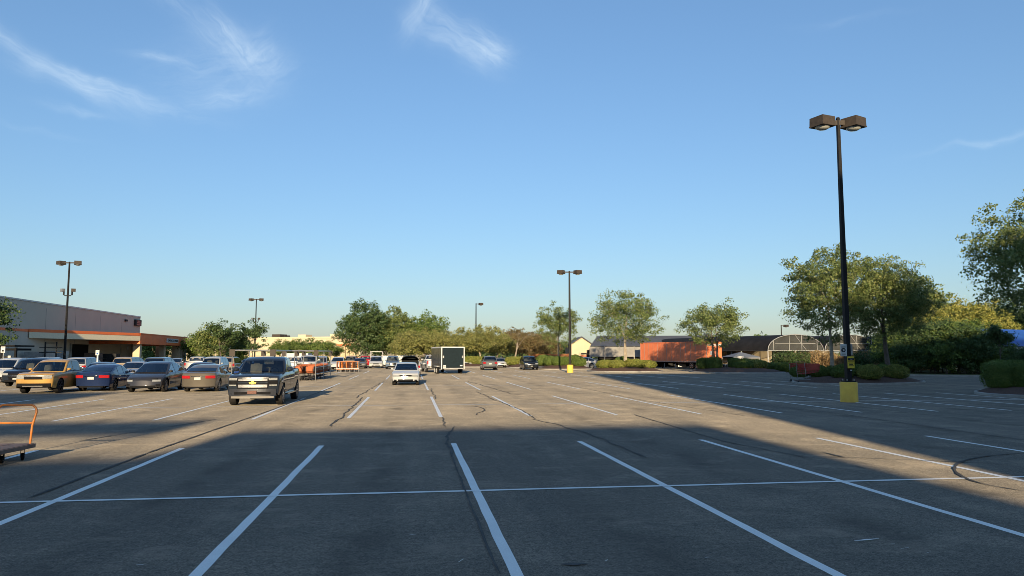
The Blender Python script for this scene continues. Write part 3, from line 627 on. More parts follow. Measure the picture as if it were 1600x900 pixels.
# tents and banner beside the greenhouse
p = B(1157, 93); tn = tag(empty('market_tent', p), 'white peaked market tent beside the black greenhouse', 'tent')
hw = 1.75; zt0, zt1 = Z(557.5, 93), Z(552.5, 93)
MB().add([(-hw, -hw, zt0), (hw, -hw, zt0), (hw, hw, zt0), (-hw, hw, zt0), (0, 0, zt1 + .2)], [(0, 1, 4), (1, 2, 4), (2, 3, 4), (3, 0, 4)]).build('canopy', M_TENT, tn)
for sx in (-1, 1):
    for sy in (-1, 1): MB().tube((sx * hw * .97, sy * hw * .97, 0), (sx * hw * .97, sy * hw * .97, zt0), .04, n=6).build('leg', M_WHITE, tn)
    MB().box((0, sx * hw, zt0 - .1), (2 * hw, .03, .22)).build('valance', M_TENT, tn)
p = B(1156.5, 89); bn = tag(empty('banner', p), 'white square banner with dark V mark hung on the fence', 'banner')
MB().box((0, 0, Z(561.5, 89)), (10.5 / FOC * 89, .03, 9.5 / FOC * 89), ra_).build('panel', M_WHITE, bn)
zc = Z(561, 89)
MB().tube((-.2, -.06, zc + .12), (0, -.06, zc - .12), .03, n=4).tube((0, -.06, zc - .12), (.22, -.06, zc + .2), .03, n=4).build('mark', M_DARK, bn)
for sx in (-.42, .42): MB().box((sx, 0, .55), (.05, .05, 1.1)).build('post', M_STEEL, bn)
# chain-link fence in front of the greenhouses
fa, fb = B(1128, 88), B(1440, 92); fn = tag(empty('yard_fence', fa), 'grey post and rail yard fence in front of the greenhouses', 'fence'); df = fb - fa
for i in range(13):
    p = df * (i / 12); MB().tube((p.x, p.y, 0), (p.x, p.y, 1.25), .035, n=6).build('post', M_STEEL, fn)
for zz in (.35, .8, 1.2): MB().tube((0, 0, zz), (df.x, df.y, zz), .025, n=5).build('rail', M_STEEL, fn)
# brown wooden fence / orange wall beyond the shrubs at 840-880
fa, fb = B(826, 128), B(896, 124); wf = tag(empty('board_fence', fa), 'rusty orange board fence behind the middle lamp pole', 'fence'); df = fb - fa; n_ = 22
M_FENCE = mat('orange_fence_boards', (0.36, 0.15, 0.06), 0.8, var=0.2)
for i in range(n_):
    p = df * ((i + .5) / n_); MB().box((p.x, p.y, .98), (df.length / n_ - .03, .05, Z(555, 126)+.35 + rng.uniform(-.03, .03)), math.atan2(df.y, df.x)).build('board', M_FENCE, wf)
# blue-roofed shed at right edge
d = 70; a, b = B(1567, d), B(1680, d + 6); bs = tag(empty('tarp_shed', a), 'white shed with bright blue tarp roof at the right edge', 'shed'); ob_ = bs.location.copy()
ux = (b - a).normalized(); vy = Vector((-ux.y, ux.x, 0)); Ln = (b - a).length
box_from(a - ob_ + ux * 1.4, b - ob_, 5, 0, Z(546, d)).build('wall', M_WHITE, bs)
mq = lambda s: (lambda u, v: tuple(ux * s + vy * u + Vector((0, 0, v))))
MB().prism([(-.3, Z(541, d)), (2.5, Z(512, d)), (5.3, Z(541, d)), (2.5, Z(512, d) - .15)], mq(0), mq(Ln)).build('roof', M_BLUE, bs)
MB().box((*(ux * (Ln / 2)).xy, Z(543.5, d)), (Ln, .2, .14), math.atan2(ux.y, ux.x)).build('eave', M_WHITE, bs)

# ------------------------------------------------------------------ vehicles
def interp(pl, x):
    if x <= pl[0][0]: return pl[0][1]
    for (a, za), (b, zb) in zip(pl, pl[1:]):
        if x <= b: return za + (zb - za) * (x - a) / (b - a)
    return pl[-1][1]
def fillet(pl, r=.14, k=4):
    out = [pl[0]]
    for a, b, c in zip(pl, pl[1:], pl[2:]):
        A, Bv, Cv = Vector(a), Vector(b), Vector(c); d1 = min(r, .4 * (A - Bv).length); d2 = min(r, .4 * (Cv - Bv).length)
        p, q = Bv + (A - Bv).normalized() * d1, Bv + (Cv - Bv).normalized() * d2
        for i in range(k + 1):
            t = i / k; s = p * (1 - t) ** 2 + Bv * 2 * t * (1 - t) + q * t * t; out.append((s.x, s.y))
    out.append(pl[-1]); return out
SPECS = {
 'sedan': dict(L=4.78, W=1.84, clear=.20, r=.335, ax=(1.45, -1.36), top=[(-2.39, .98), (-2.2, 1.06), (-1.7, 1.07), (-1.0, .99), (.95, .96), (1.6, .91), (2.15, .81), (2.39, .70)],
    roof=[(1.12, .95), (.30, 1.39), (-.15, 1.46), (-.75, 1.43), (-1.22, 1.30), (-1.86, 1.06)], doors=((.98, -.08), (-.10, -1.02)), tum=.34, plan=.26, rf=.10, rr=-.06,
    front=[('headlight', 'head', .46, .88, .56, .68, 1), ('grille', 'dark', -.42, .42, .50, .64, 0), ('lower_intake', 'dark', -.55, .55, .26, .42, 0), ('licence_plate', 'plate', -.15, .15, .42, .49, 0)],
    rear=[('tail_light', 'tail', .42, .90, .74, .89, 1), ('licence_plate', 'plate', -.17, .17, .66, .80, 0), ('bumper_trim', 'dark', -.62, .62, .22, .30, 0), ('chrome_strip', 'chrome', -.35, .35, .83, .86, 0)]),
 'crossover': dict(L=4.75, W=1.93, clear=.19, r=.36, ax=(1.43, -1.46), top=[(-2.375, 1.0), (-2.2, 1.10), (-1.2, 1.08), (.9, 1.01), (1.6, .94), (2.15, .80), (2.375, .66)],
    roof=[(1.30, .99), (.30, 1.52), (-.25, 1.62), (-.95, 1.58), (-1.6, 1.40), (-2.2, 1.12)], doors=((1.02, -.08), (-.10, -1.10)), tum=.36, plan=.34, rf=.14, rr=.02,
    front=[('headlight', 'head', .52, .90, .58, .68, 1), ('lower_intake', 'dark', -.66, .66, .27, .37, 0), ('fog_light', 'dark', .70, .88, .34, .46, 1)],
    rear=[('tail_light', 'tail', .45, .92, .86, .97, 1), ('licence_plate', 'plate', -.17, .17, .66, .80, 0), ('bumper_trim', 'dark', -.7, .7, .24, .40, 0)]),
 'suv': dict(L=4.85, W=1.94, clear=.23, r=.37, ax=(1.45, -1.42), top=[(-2.42, 1.0), (-2.36, 1.12), (.8, 1.08), (1.6, 1.05), (2.2, .97), (2.42, .84)],
    roof=[(1.25, 1.06), (.55, 1.66), (.05, 1.77), (-1.65, 1.75), (-2.02, 1.70), (-2.36, 1.12)], doors=((1.0, -.06), (-.08, -1.08)), tum=.26, plan=.20, rf=.06, rr=-.02,
    front=[('headlight', 'head', .50, .92, .72, .85, 1), ('grille', 'dark', -.48, .48, .55, .82, 0), ('grille_bar', 'chrome', -.45, .45, .66, .70, 0), ('lower_intake', 'dark', -.7, .7, .30, .44, 0), ('licence_plate', 'plate', -.15, .15, .46, .53, 0)],
    rear=[('tail_light', 'tail', .58, .93, .82, 1.02, 1), ('licence_plate', 'plate', -.17, .17, .74, .88, 0), ('bumper_trim', 'dark', -.8, .8, .28, .48, 0)]),
 'hatch': dict(L=4.26, W=1.80, clear=.19, r=.33, ax=(1.30, -1.33), top=[(-2.13, .88), (-2.05, .97), (.8, .95), (1.4, .91), (1.9, .81), (2.13, .72)],
    roof=[(1.05, .94), (.28, 1.40), (-.2, 1.47), (-1.25, 1.44), (-1.62, 1.36), (-2.03, .97)], doors=((.92, -.08), (-.10, -.98)), tum=.30, plan=.24, rf=.08, rr=.0,
    front=[('headlight', 'head', .44, .86, .56, .70, 1), ('grille', 'dark', -.42, .42, .60, .68, 0), ('grille_bar', 'chrome', -.41, .41, .585, .598, 0), ('lower_intake', 'dark', -.52, .52, .28, .40, 0), ('fog_light', 'dark', .60, .80, .30, .38, 1)],
    rear=[('tail_light', 'tail', .46, .86, .72, .88, 1), ('licence_plate', 'plate', -.17, .17, .55, .68, 0), ('bumper_trim', 'dark', -.6, .6, .24, .36, 0)]),
 'minivan': dict(L=5.1, W=1.98, clear=.19, r=.36, ax=(1.55, -1.45), top=[(-2.55, .95), (-2.48, 1.08), (1.0, 1.02), (1.7, .98), (2.3, .86), (2.55, .74)],
    roof=[(1.75, .98), (.75, 1.62), (.1, 1.75), (-1.9, 1.73), (-2.2, 1.66), (-2.48, 1.10)], doors=((1.1, .05), (.03, -1.15)), tum=.22, plan=.24, rf=.10, rr=-.02,
    front=[('headlight', 'head', .48, .92, .62, .78, 1), ('grille', 'dark', -.44, .44, .56, .72, 0), ('lower_intake', 'dark', -.6, .6, .28, .42, 0)],
    rear=[('tail_light', 'tail', .66, .95, .78, 1.04, 1), ('licence_plate', 'plate', -.17, .17, .70, .84, 0)]),
 'big_pickup': dict(L=5.88, W=2.06, clear=.40, r=.42, ax=(1.92, -1.85), top=[(-2.94, 1.30), (-2.90, 1.38), (-.95, 1.38), (-.9, 1.30), (1.0, 1.28), (1.8, 1.27), (2.7, 1.21), (2.94, 1.12)],
    roof=[(1.30, 1.25), (.62, 1.80), (.2, 1.91), (-.62, 1.91), (-.80, 1.87), (-.98, 1.30)], doors=((1.22, .20), (.18, -.80)), tum=.20, plan=.16, rf=.03, rr=.0, bed=(-2.84, -1.02),
    front=[('headlight', 'head', .63, .96, 1.02, 1.11, 1), ('running_light', 'dark', .60, .98, .86, 1.0, 1), ('running_lamp', 'head', .66, .95, .80, .85, 1), ('grille', 'dark', -.62, .62, .70, 1.12, 0),
           ('grille_bar', 'chrome', -.62, .62, 1.085, 1.13, 0), ('grille_bar', 'paint', -.60, .60, .90, .96, 0), ('grille_mesh', 'chromed', -.58, .58, .74, .85, 0), ('grille_mesh', 'chromed', -.58, .58, 1.0, 1.06, 0),
           ('bumper', 'bumper', -.93, .93, .42, .68, 0), ('bumper_intake', 'dark', -.72, .72, .47, .57, 0), ('licence_plate', 'rusty', -.18, .18, .50, .62, 0), ('skid_plate', 'valance', -.85, .85, .32, .40, 0)],
    rear=[('tail_light', 'tail', .86, .99, .92, 1.28, 1), ('licence_plate', 'plate', -.17, .17, .6, .74, 0), ('bumper', 'chrome', -.92, .92, .50, .72, 0), ('tailgate_handle', 'dark', -.12, .12, 1.2, 1.27, 0)]),
 'small_pickup': dict(L=5.07, W=1.86, clear=.27, r=.37, ax=(1.55, -1.52), top=[(-2.53, 1.10), (-2.49, 1.16), (-1.12, 1.17), (-1.05, 1.12), (.9, 1.10), (1.6, 1.10), (2.3, 1.05), (2.53, .97)],
    roof=[(1.15, 1.08), (.45, 1.63), (.05, 1.74), (-.88, 1.72), (-1.02, 1.68), (-1.14, 1.12)], doors=((1.0, .0), (-.02, -.98)), tum=.22, plan=.16, rf=.03, rr=.0, bed=(-2.44, -1.2),
    front=[('headlight', 'head', .46, .88, .78, .97, 1), ('grille', 'dark', -.46, .46, .74, .98, 0), ('grille_bar', 'chromed', -.46, .46, .89, .96, 0), ('lower_intake', 'dark', -.86, .86, .36, .54, 0), ('skid_plate', 'valance', -.5, .5, .37, .42, 0)],
    rear=[('tail_light', 'tail', .74, .90, .78, 1.06, 1), ('licence_plate', 'plate', -.17, .17, .5, .62, 0)]),
}
def vehicle_meshes(kind):
    S = SPECS[kind]; L, W, clear, r = S['L'], S['W'], S['clear'], S['r']; H2 = L / 2; parts = []
    def warp(p):
        x, y, z = p; ex = min(1, max(0, (abs(x) - (H2 - 1.1)) / 1.1)); s = 1 if x > 0 else -1
        x2 = x - s * S['plan'] * (abs(y) / (W / 2)) ** 2.6 * ex ** 1.3
        rk = S['rf'] if s > 0 else S['rr']
        x2 -= s * rk * max(-.2, z - .55) * 1.6 * ex ** 2
        y2 = y * (1 - .05 * ex ** 2)
        return (x2, y2, z)
    top = lambda x: sum(interp(S['top'], x + d) for d in (-.06, 0, .06)) / 3
    def zbot(x):
        zb = clear + .05 * max(0, (abs(x) - (H2 - .5)) / .5)
        for xc in S['ax']:
            ra = r + .065
            if abs(x - xc) < ra: zb = max(zb, r + math.sqrt(ra * ra - (x - xc) ** 2))
        return zb
    doors = S['doors']; gap = .014
    xs = set(round(-H2 + .05 + i * (L - .1) / 46, 4) for i in range(47))
    for xc in S['ax']:
        for i in range(-10, 11): xs.add(round(xc + (r + .065) * math.sin(math.pi / 2 * i / 10), 4))
    for a, b in doors:
        for v in (a, a - gap, b, b + gap): xs.add(round(v, 4))
    if 'bed' in S: xs.update(S['bed'])
    xs = sorted(xs); ends = [(-H2, .965, .055), (-H2 + .018, .985, .022)]
    st = [(e[0], e[1], e[2]) for e in ends] + [(x, 1, 0) for x in xs] + [(-e[0], e[1], e[2]) for e in ends[::-1]]
    def yprof(u): return .945 + .055 * math.sin(min(1, max(0, u) / .62) * math.pi / 2) - .035 * max(0, (u - .62) / .38) ** 1.5
    def section(x, sc, dz, plain=False):
        xx = max(-H2, min(H2, x)); zt = top(xx) - dz; zb0 = clear; zb = zbot(xx) + dz; w = W / 2 * sc; out = []
        for u in (0, .18, .36, .55, .66, .80, .92):
            z = zb0 + (zt - zb0) * u; z = min(max(z, zb), zt - .015); out.append((w * yprof((z - zb0) / (zt - zb0)), z))
        out += [(w * .925, zt), (w * .55, zt + .012), (0, zt + .022)]
        if plain: return [(x, y, z) for y, z in out]
        return [warp((x, y, z)) for y, z in out]
    secs = [section(*s) for s in st]; m = len(secs[0]); body = MB(); dmesh = {}
    for sgn in (1, -1):
        for j in range(len(st) - 1):
            xa, xb = st[j][0], st[j + 1][0]; xm = (xa + xb) / 2
            for k in range(m - 1):
                tgt = body
                if 1 <= k <= 6:
                    for di, (a, b) in enumerate(doors):
                        if b < xm < a:
                            tgt = None if (xm > a - gap or xm < b + gap) else dmesh.setdefault((di, sgn), MB())
                    if tgt is None: continue
                if k >= 7 and min(q_[0] for q_ in S['roof']) + .22 < xm < max(q_[0] for q_ in S['roof']) - .30: continue
                if 'bed' in S and k >= 7 and S['bed'][0] < xm < S['bed'][1]: continue
                q = [secs[j][k], secs[j + 1][k], secs[j + 1][k + 1], secs[j][k + 1]]
                if abs(q[0][2] - q[3][2]) < 1e-4 and abs(q[1][2] - q[2][2]) < 1e-4 and k < 7: continue
                q = [(p[0], p[1] * sgn, p[2]) for p in q]
                if sgn < 0: q = q[::-1]
                tgt.add(q, [(0, 1, 2, 3)])
    for (sx, e) in ((st[0], -1), (st[-1], 1)):
        raw_ = section(*sx, True); cols = [q / 8 for q in range(-8, 9)]
        rws = [[warp((x, y * t, z + .012 * (1 - abs(t)) * (k == len(raw_) - 2))) for t in cols] for k, (x, y, z) in enumerate(raw_[:-1])]
        cp_ = MB().grid(rws)
        if e < 0: cp_.f = [f[::-1] for f in cp_.f]
        body.add(cp_.v, cp_.f)
    import bmesh
    def weld(mb, name, ang=32):
        me = mb.mesh(name); bm = bmesh.new(); bm.from_mesh(me); bmesh.ops.remove_doubles(bm, verts=bm.verts, dist=.0008); bmesh.ops.recalc_face_normals(bm, faces=bm.faces); bm.to_mesh(me); bm.free()
        me.shade_smooth(); me.set_sharp_from_angle(angle=math.radians(ang)); return me
    parts.append(('body', weld(body, 'body'), 'paint', None))
    # cabin
    roof = sorted(fillet(S['roof'], .16)); tum = S['tum']; wb = W / 2 * .925; raw = sorted(S['roof']); xc0 = (raw[0][0] + raw[-1][0]) / 2
    def cw(p): return (p[0] - .10 * (p[1] / .8) ** 2 * max(-1, min(1, (p[0] - xc0) / .9)), p[1], p[2])
    ys = lambda x, z: wb - tum * (z - top(x) + .03) - .05 * max(0, z - top(x)) ** 2
    wins = [(doors[0][0] + .30, doors[0][1] + .04, 1), (doors[1][0] - .04, doors[1][1] + .04, 1)]
    if kind in ('suv', 'crossover', 'minivan', 'hatch'): wins.append((doors[1][1] - .04, raw[0][0] + .18, 0))
    wf = (S['roof'][0][0] + (S['roof'][1][0] - S['roof'][0][0]) * .09, S['roof'][0][0] + (S['roof'][1][0] - S['roof'][0][0]) * .91)
    rf0 = .14 if 'bed' not in S else .27; wr = (S['roof'][-1][0] + (S['roof'][-2][0] - S['roof'][-1][0]) * rf0, S['roof'][-1][0] + (S['roof'][-2][0] - S['roof'][-1][0]) * .86)
    ex = set(round(p[0], 4) for p in roof); add = [v for w_ in wins for v in w_[:2]] + list(wf) + list(wr) + [raw[0][0] + .15 * i for i in range(1, 40) if raw[0][0] + .15 * i < raw[-1][0]]
    roof = sorted(roof + [(v, interp(roof, v)) for v in set(round(v, 4) for v in add) if all(abs(v - e) > .004 for e in ex) and raw[0][0] < v < raw[-1][0]])
    cab = MB(); rows = []
    for x, zr in roof:
        zb = top(x) - .03; dz = max(.001, zr - zb); f = min(1, dz / .35)
        h = [(ys(x, zb), zb), (ys(x, zb + dz * .5), zb + dz * .5), (ys(x, zr - .09 * f), zr - .09 * f), (ys(x, zr - .03 * f) - .02, zr - .03 * f), (ys(x, zr) - .075, zr), (ys(x, zr) * .5, zr + .022 * f), (0, zr + .03 * f)]
        rows.append([cw((x, y, z)) for y, z in h] + [cw((x, -y, z)) for y, z in h[-2::-1]])
    for i in range(len(rows) - 1):
        xm = (roof[i][0] + roof[i + 1][0]) / 2; zm_ = (roof[i][1] + roof[i + 1][1]) / 2
        for k in range(len(rows[0]) - 1):
            if 4 <= k <= 7 and (wf[1] < xm < wf[0] or wr[0] < xm < wr[1]): continue
            if k in (0, 1, 10, 11) and zm_ - .10 > top(xm) + .06 and any(b_ < xm < a_ for a_, b_, _ in wins): continue
            cab.add([rows[i][k], rows[i][k + 1], rows[i + 1][k + 1], rows[i + 1][k]], [(0, 1, 2, 3)])
    cab.add(rows[0], [tuple(range(len(rows[0])))]); cab.add(rows[-1], [tuple(range(len(rows[-1]) - 1, -1, -1))])
    parts.append(('cabin', weld(cab, 'cabin', 30), 'paint', None))
    def pane(a, b, f0, f1, name):
        A, Bv = Vector(a), Vector(b); d = (Bv - A).normalized(); n = Vector((d.y, -d.x)) if d.x < 0 else Vector((-d.y, d.x))
        if n.y < 0: n = -n
        rws = []
        for i in range(6):
            p = A.lerp(Bv, f0 + (f1 - f0) * i / 5); row = []
            hw = (ys(p.x, p.y) - .055) * .97
            for k in range(-4, 5):
                y = hw * k / 4; row.append(cw((p.x + n.x * .014, y, p.y + n.y * .014 + .024 * (1 - abs(k) / 4) * .9)))
            rws.append(row)
        mb = MB().grid(rws); parts.append((name, weld(mb, name, 60), 'wglass' if name == 'windshield' else 'glass', None))
    pane(S['roof'][0], S['roof'][1], .09, .93, 'windshield'); pane(S['roof'][-1], S['roof'][-2], .12 if 'bed' not in S else .25, .88, 'rear_window')
    rz = lambda x: interp(roof, x)
    for (a, b, isdoor) in wins:
        up, lo = [], []
        for i in range(9):
            x = a + (b - a) * i / 8; z0 = top(x) + .0; z1 = rz(x) - .085
            if z1 > z0 + .03: up.append((x, z1)); lo.append((x, z0))
        if len(up) < 2: continue
        for sgn in (1, -1):
            mb = MB(); poly_ = lo + up[::-1]
            mb.prism(poly_, lambda u, v: cw((u, sgn * (ys(u, v) + .010), v)), lambda u, v: cw((u, sgn * (ys(u, v) - .03), v)))
            parts.append(('side_window', weld(mb, 'side_window', 20), 'wglass' if (a, b, isdoor) == wins[0] else 'glass', None))
    for (di, sgn), mb in sorted(dmesh.items()):
        pi = len(parts); parts.append(('door', weld(mb, 'door'), 'paint', None))
        x = doors[di][1] + .18; z = top(x) - .16; y = W / 2 * .985
        parts.append(('handle', MB().box((x, sgn * y, z), (.2, .05, .035)).mesh('handle', None), 'paint', pi))
    ub = MB().box((0, 0, (clear + .04 + top(0) - .3) / 2), (L - .35, W - .52, top(0) - .3 - clear - .04)).mesh('underbody', None); parts.append(('underbody', ub, 'under', None))
    fx, fl = doors[0][1] - .02, top(0) - .30
    def seat(x, y, w_, hr):
        m_ = MB(); zt_ = min(rz(x) - .30, top(0) + .32)
        m_.box((x + .22, y, fl + .10), (.5, w_, .2)); m_.box((0, 0, 0), (.13, w_, zt_ - fl), 0, Matrix.Translation((x - .03, y, (fl + zt_) / 2)) @ Matrix.Rotation(-.16, 4, 'Y'))
        for yy in hr: m_.box((0, 0, 0), (.09, .25, .17), 0, Matrix.Translation((x - .12, yy, zt_ + .09)) @ Matrix.Rotation(-.1, 4, 'Y'))
        return m_
    for sgn in (1, -1): parts.append(('seat', seat(fx, sgn * W * .2, .48, (sgn * W * .2,)).mesh('seat', None), 'seat', None))
    parts.append(('rear_seat', seat(fx - .88, 0, W * .66, (-W * .2, W * .2)).mesh('rear_seat', None), 'seat', None))
    parts.append(('dashboard', MB().box((S['roof'][0][0] - .42, 0, top(S['roof'][0][0]) - .10), (.46, W * .80, .22)).mesh('dashboard', None), 'under', None))
    parts.append(('steering_wheel', MB().lathe([(.165, -.012), (.19, 0), (.165, .012), (.165, -.012)], 'x', 18, (S['roof'][0][0] - .72, W * .2, top(0) + .0)).mesh('steering_wheel', None), 'under', None))
    def panel(name, role, y0, y1, z0, z1, end, proud):
        rws = []; n = 10
        for (dx, mg) in ((-.12, 0), (proud, 0), (proud, .0)): pass
        mb = MB()
        for (xo, sh) in ((proud, 0),):
            f = [[warp((end * (H2 + xo), y0 + (y1 - y0) * i / n, z)) for i in range(n + 1)] for z in (z0, (z0 + z1) / 2, z1)]
            bk = [[warp((end * (H2 - .10), y0 + (y1 - y0) * i / n, z)) for i in range(n + 1)] for z in (z0, z1)]
            mb.grid(f); mb.grid([f[0], bk[0]]); mb.grid([f[-1], bk[1]])
            mb.grid([[f[0][0], f[1][0], f[2][0]], [bk[0][0], bk[0][0], bk[1][0]]]); mb.grid([[f[0][-1], f[1][-1], f[2][-1]], [bk[0][-1], bk[0][-1], bk[1][-1]]])
        parts.append((name, weld(mb, name, 40), role, None))
    pr = {'dark': .022, 'paint': .034, 'chrome': .04, 'chromed': .034, 'head': .03, 'tail': .03, 'plate': .042, 'bumper': .06, 'rusty': .10, 'valance': .05}
    for lst, e in ((S['front'], 1), (S['rear'], -1)):
        for (nm, role, y0, y1, z0, z1, mir) in lst:
            p = pr[role] + (.055 if nm == 'bumper_intake' else 0)
            panel(nm, role, y0, y1, z0, z1, e, p)
            if mir: panel(nm, role, -y1, -y0, z0, z1, e, p)
    for sgn in (1, -1):
        x = S['roof'][0][0] - .42; y = wb + .10; z = top(x) + .10 + (.04 if 'bed' in S else 0); s_ = 1.35 if kind == 'big_pickup' else 1
        mm = MB(); n = 8
        rws = []
        for i, (dx, k) in enumerate(((-.05, .75), (-.03, 1), (.05, .9), (.09, .5))):
            rws.append([(x + dx * s_, sgn * (y + .02 * (s_ - 1) * 5) + .105 * s_ * k * math.cos(2 * math.pi * t / n), z + .075 * s_ * k * math.sin(2 * math.pi * t / n)) for t in range(n + 1)])
        mm.grid(rws); mm.add(rws[0][:-1], [tuple(range(n))]); mm.add(rws[-1][:-1], [tuple(range(n - 1, -1, -1))]); mm.box((x, sgn * (y - .10), z - .06), (.05, .12, .04))
        parts.append(('mirror', weld(mm, 'mirror', 50), 'mirror', None))
    if kind == 'big_pickup':
        e = MB(); xx = H2 + .05; z = .925
        bow = [(-.20, .035), (-.075, .035), (-.075, .07), (.075, .07), (.075, .035), (.20, .035), (.165, -.035), (.075, -.035), (.075, -.07), (-.075, -.07), (-.075, -.035), (-.165, -.035)]
        e.prism(bow, lambda u, v: (xx - S['rf'] * .6, u * .72, z + v * .8), lambda u, v: (xx - .06, u * .72, z + v * .8)); parts.append(('emblem', weld(e, 'emblem', 20), 'gold', None))
        parts.append(('antenna', MB().tube((.05, .3, 1.92), (-.1, .3, 2.0), .03, .01, 6).mesh('antenna', None), 'under', None))
        for sgn in (1, -1): parts.append(('running_board', MB().box((0, sgn * (W / 2 - .04), .40), (2.2, .14, .05)).mesh('running_board', None), 'chrome', None))
    elif kind in ('hatch', 'sedan'):
        parts.append(('emblem', MB().lathe([(0, H2 + .03 - S['rf'] * .1), (.05, H2 + .03 - S['rf'] * .1), (.055, H2 - .03)], 'x', 14, (0, 0, .63)).mesh('emblem', None, 40), 'chrome', None))
    return parts
def wheel_meshes(r, w):
    t = MB().lathe([(r * .68, -w * .42), (r * .9, -w * .5), (r * .97, -w * .44), (r, -w * .3), (r, w * .3), (r * .97, w * .44), (r * .9, w * .5), (r * .68, w * .42)], 'y', 28).mesh('wheel', M_TYRE, 35)
    m = MB().lathe([(r * .70, -w * .40), (r * .70, w * .47), (r * .64, w * .46), (r * .62, w * .30), (0.0, w * .22)], 'y', 28)
    m2 = MB().lathe([(r * .71, w * .40), (r * .71, w * .475), (r * .65, w * .475), (r * .63, w * .36)], 'y', 28); m2.lathe([(r * .16, w * .30), (r * .15, w * .45), (0, w * .46)], 'y', 12)
    for k in range(6):
        a = 2 * math.pi * k / 6; M_ = Matrix.Rotation(a, 4, 'Y'); m2.box((r * .38, w * .39, 0), (r * .56, w * .1, r * .15), 0, M_)
    return t, m.mesh('brake_disc', M_UNDER, 35), m2.mesh('rim', M_RIM, 35)
VM, WM = {}, {}
DEF = {'glass': M_PRIV, 'wglass': M_WSHIELD, 'seat': M_SEAT, 'dark': M_BLACK, 'chrome': M_CHROME, 'chromed': mat('grille_mesh_grey', (0.20, 0.20, 0.205), .4, metal=.3, var=.5, scale=40), 'head': M_HEAD, 'tail': M_TAIL, 'plate': M_PLATE, 'under': M_UNDER, 'gold': M_GOLD,
       'rusty': mat('rusty_plate', (0.16, 0.07, 0.05), 0.7, var=0.4, scale=20), 'valance': mat('grey_valance', (0.22, 0.20, 0.17), 0.6, var=0.15), 'mirror': None, 'bumper': M_CHROME}
VEH = []
def vehicle(kind, pnt, pos, rz, label, cat, group=None, over=None, rim=None, name=None):
    if kind not in VM:
        VM[kind] = vehicle_meshes(kind)
        for (_, me, _, _) in VM[kind]:
            me.materials.clear(); me.materials.append(M_BLACK)
        WM[kind] = wheel_meshes(SPECS[kind]['r'], .27 if 'pickup' in kind else .23)
    t = tag(empty(name or ('pickup_truck' if 'pickup' in kind else 'parked_car'), (pos[0], pos[1], 0), rz), label, cat, group)
    roles = dict(DEF); roles['paint'] = pnt; roles['mirror'] = pnt
    if over: roles.update(over)
    objs = []
    for (nm, me, role, pi) in VM[kind]: objs.append(link(nm, me, objs[pi] if pi is not None else t, roles[role]))
    S = SPECS[kind]; ty, br, rm = WM[kind]
    for xc in S['ax']:
        for sgn in (1, -1):
            wh = link('wheel', ty, t, None, (xc, sgn * (S['W'] / 2 - .135), S['r'] + .004), 0 if sgn > 0 else math.pi)
            link('brake_disc', br, wh); link('rim', rm, wh, rim or M_RIM)
    VEH.append(t); return t
FRONT, BACK = -math.pi / 2, math.pi / 2                      # nose towards / away from the photographer
def at_front(px, py, kind, rz):                              # nearest bumper over the ground point seen at (px, py)
    g = G(px, py); return (g.x, g.y + SPECS[kind]['L'] / 2 - .45)
def V(kind, pnt, px, py, rz, label, cat, group=None, **k):
    x, y = at_front(px, py, kind, rz); return vehicle(kind, pnt, (x, y), rz + rng.uniform(-.02, .02), label, cat, group, **k)
g1 = 'vehicles parked in the left rows'
BUMP = {'bumper': paint('pickup_bumper', (0.05, 0.053, 0.062), .3, .3)}
V('big_pickup', P_CHAR, 397, 634, FRONT, 'large charcoal pickup truck facing the camera with gold emblem on grille', 'pickup truck', over=BUMP, name='pickup_truck')
V('small_pickup', P_GOLD, 56, 615, FRONT, 'ochre yellow compact pickup facing the camera at left', 'pickup truck', g1, rim=M_RIMD)
V('suv', P_BLACK, 30, 604, FRONT, 'black SUV parked beside and left of the ochre pickup', 'car', g1)
V('sedan', P_NAVY, 146, 611.5, BACK, 'navy blue sedan showing its rear, right of the ochre pickup', 'car', g1, rim=M_RIMD)
V('crossover', P_MGREY, 226, 613, FRONT, 'dark grey rounded crossover facing the camera beside the navy sedan', 'car', g1)
V('sedan', P_TAUPE, 311, 612.5, BACK, 'taupe sedan showing red tail lights, left of the charcoal pickup', 'car', g1)
V('sedan', P_PLUM, 302, 602.5, FRONT, 'dark plum sedan parked behind the taupe sedan', 'car', g1)
V('sedan', P_BLUE, 385, 598, FRONT, 'blue sedan half hidden behind the charcoal pickup', 'car', g1)
V('minivan', P_WHITE, -8, 598, FRONT, 'white car cut off by the left edge of the picture', 'car', g1)
V('suv', P_WHITE, 60, 594, BACK, 'white SUV roof showing behind the black SUV', 'car', g1)
V('minivan', P_SILV, 117, 590, BACK, 'silver minivan with dark rear glass behind the navy sedan', 'car', g1)
V('sedan', P_STEEL, 139, 600, FRONT, 'steel blue sedan nose to nose with the navy sedan', 'car', g1)
V('sedan', P_SILV, 196, 597, FRONT, 'silver sedan between the navy sedan and the dark crossover', 'car', g1)
V('minivan', P_TAN, 191, 587, BACK, 'tan minivan in the row behind the silver sedan', 'car', g1)
V('suv', P_SLATE, 240, 592, BACK, 'slate SUV with wide dark rear window behind the crossover', 'car', g1)
V('suv', P_WHITE, 324, 588, FRONT, 'white SUV above the roof of the plum sedan', 'car', g1)
V('small_pickup', P_SILV, 302, 582, BACK, 'silver pickup in the back row left of the white SUV', 'pickup truck', g1)
V('suv', P_GREY, 336, 583, BACK, 'grey SUV above the taupe sedan, back row', 'car', g1)
V('minivan', P_TAN, 352, 584, BACK, 'tan minivan behind the blue sedan, left of the cart sign post', 'car', g1)
V('sedan', P_STEEL, 384, 579.5, FRONT, 'pale blue sedan in the far row behind the blue sedan', 'car', g1)
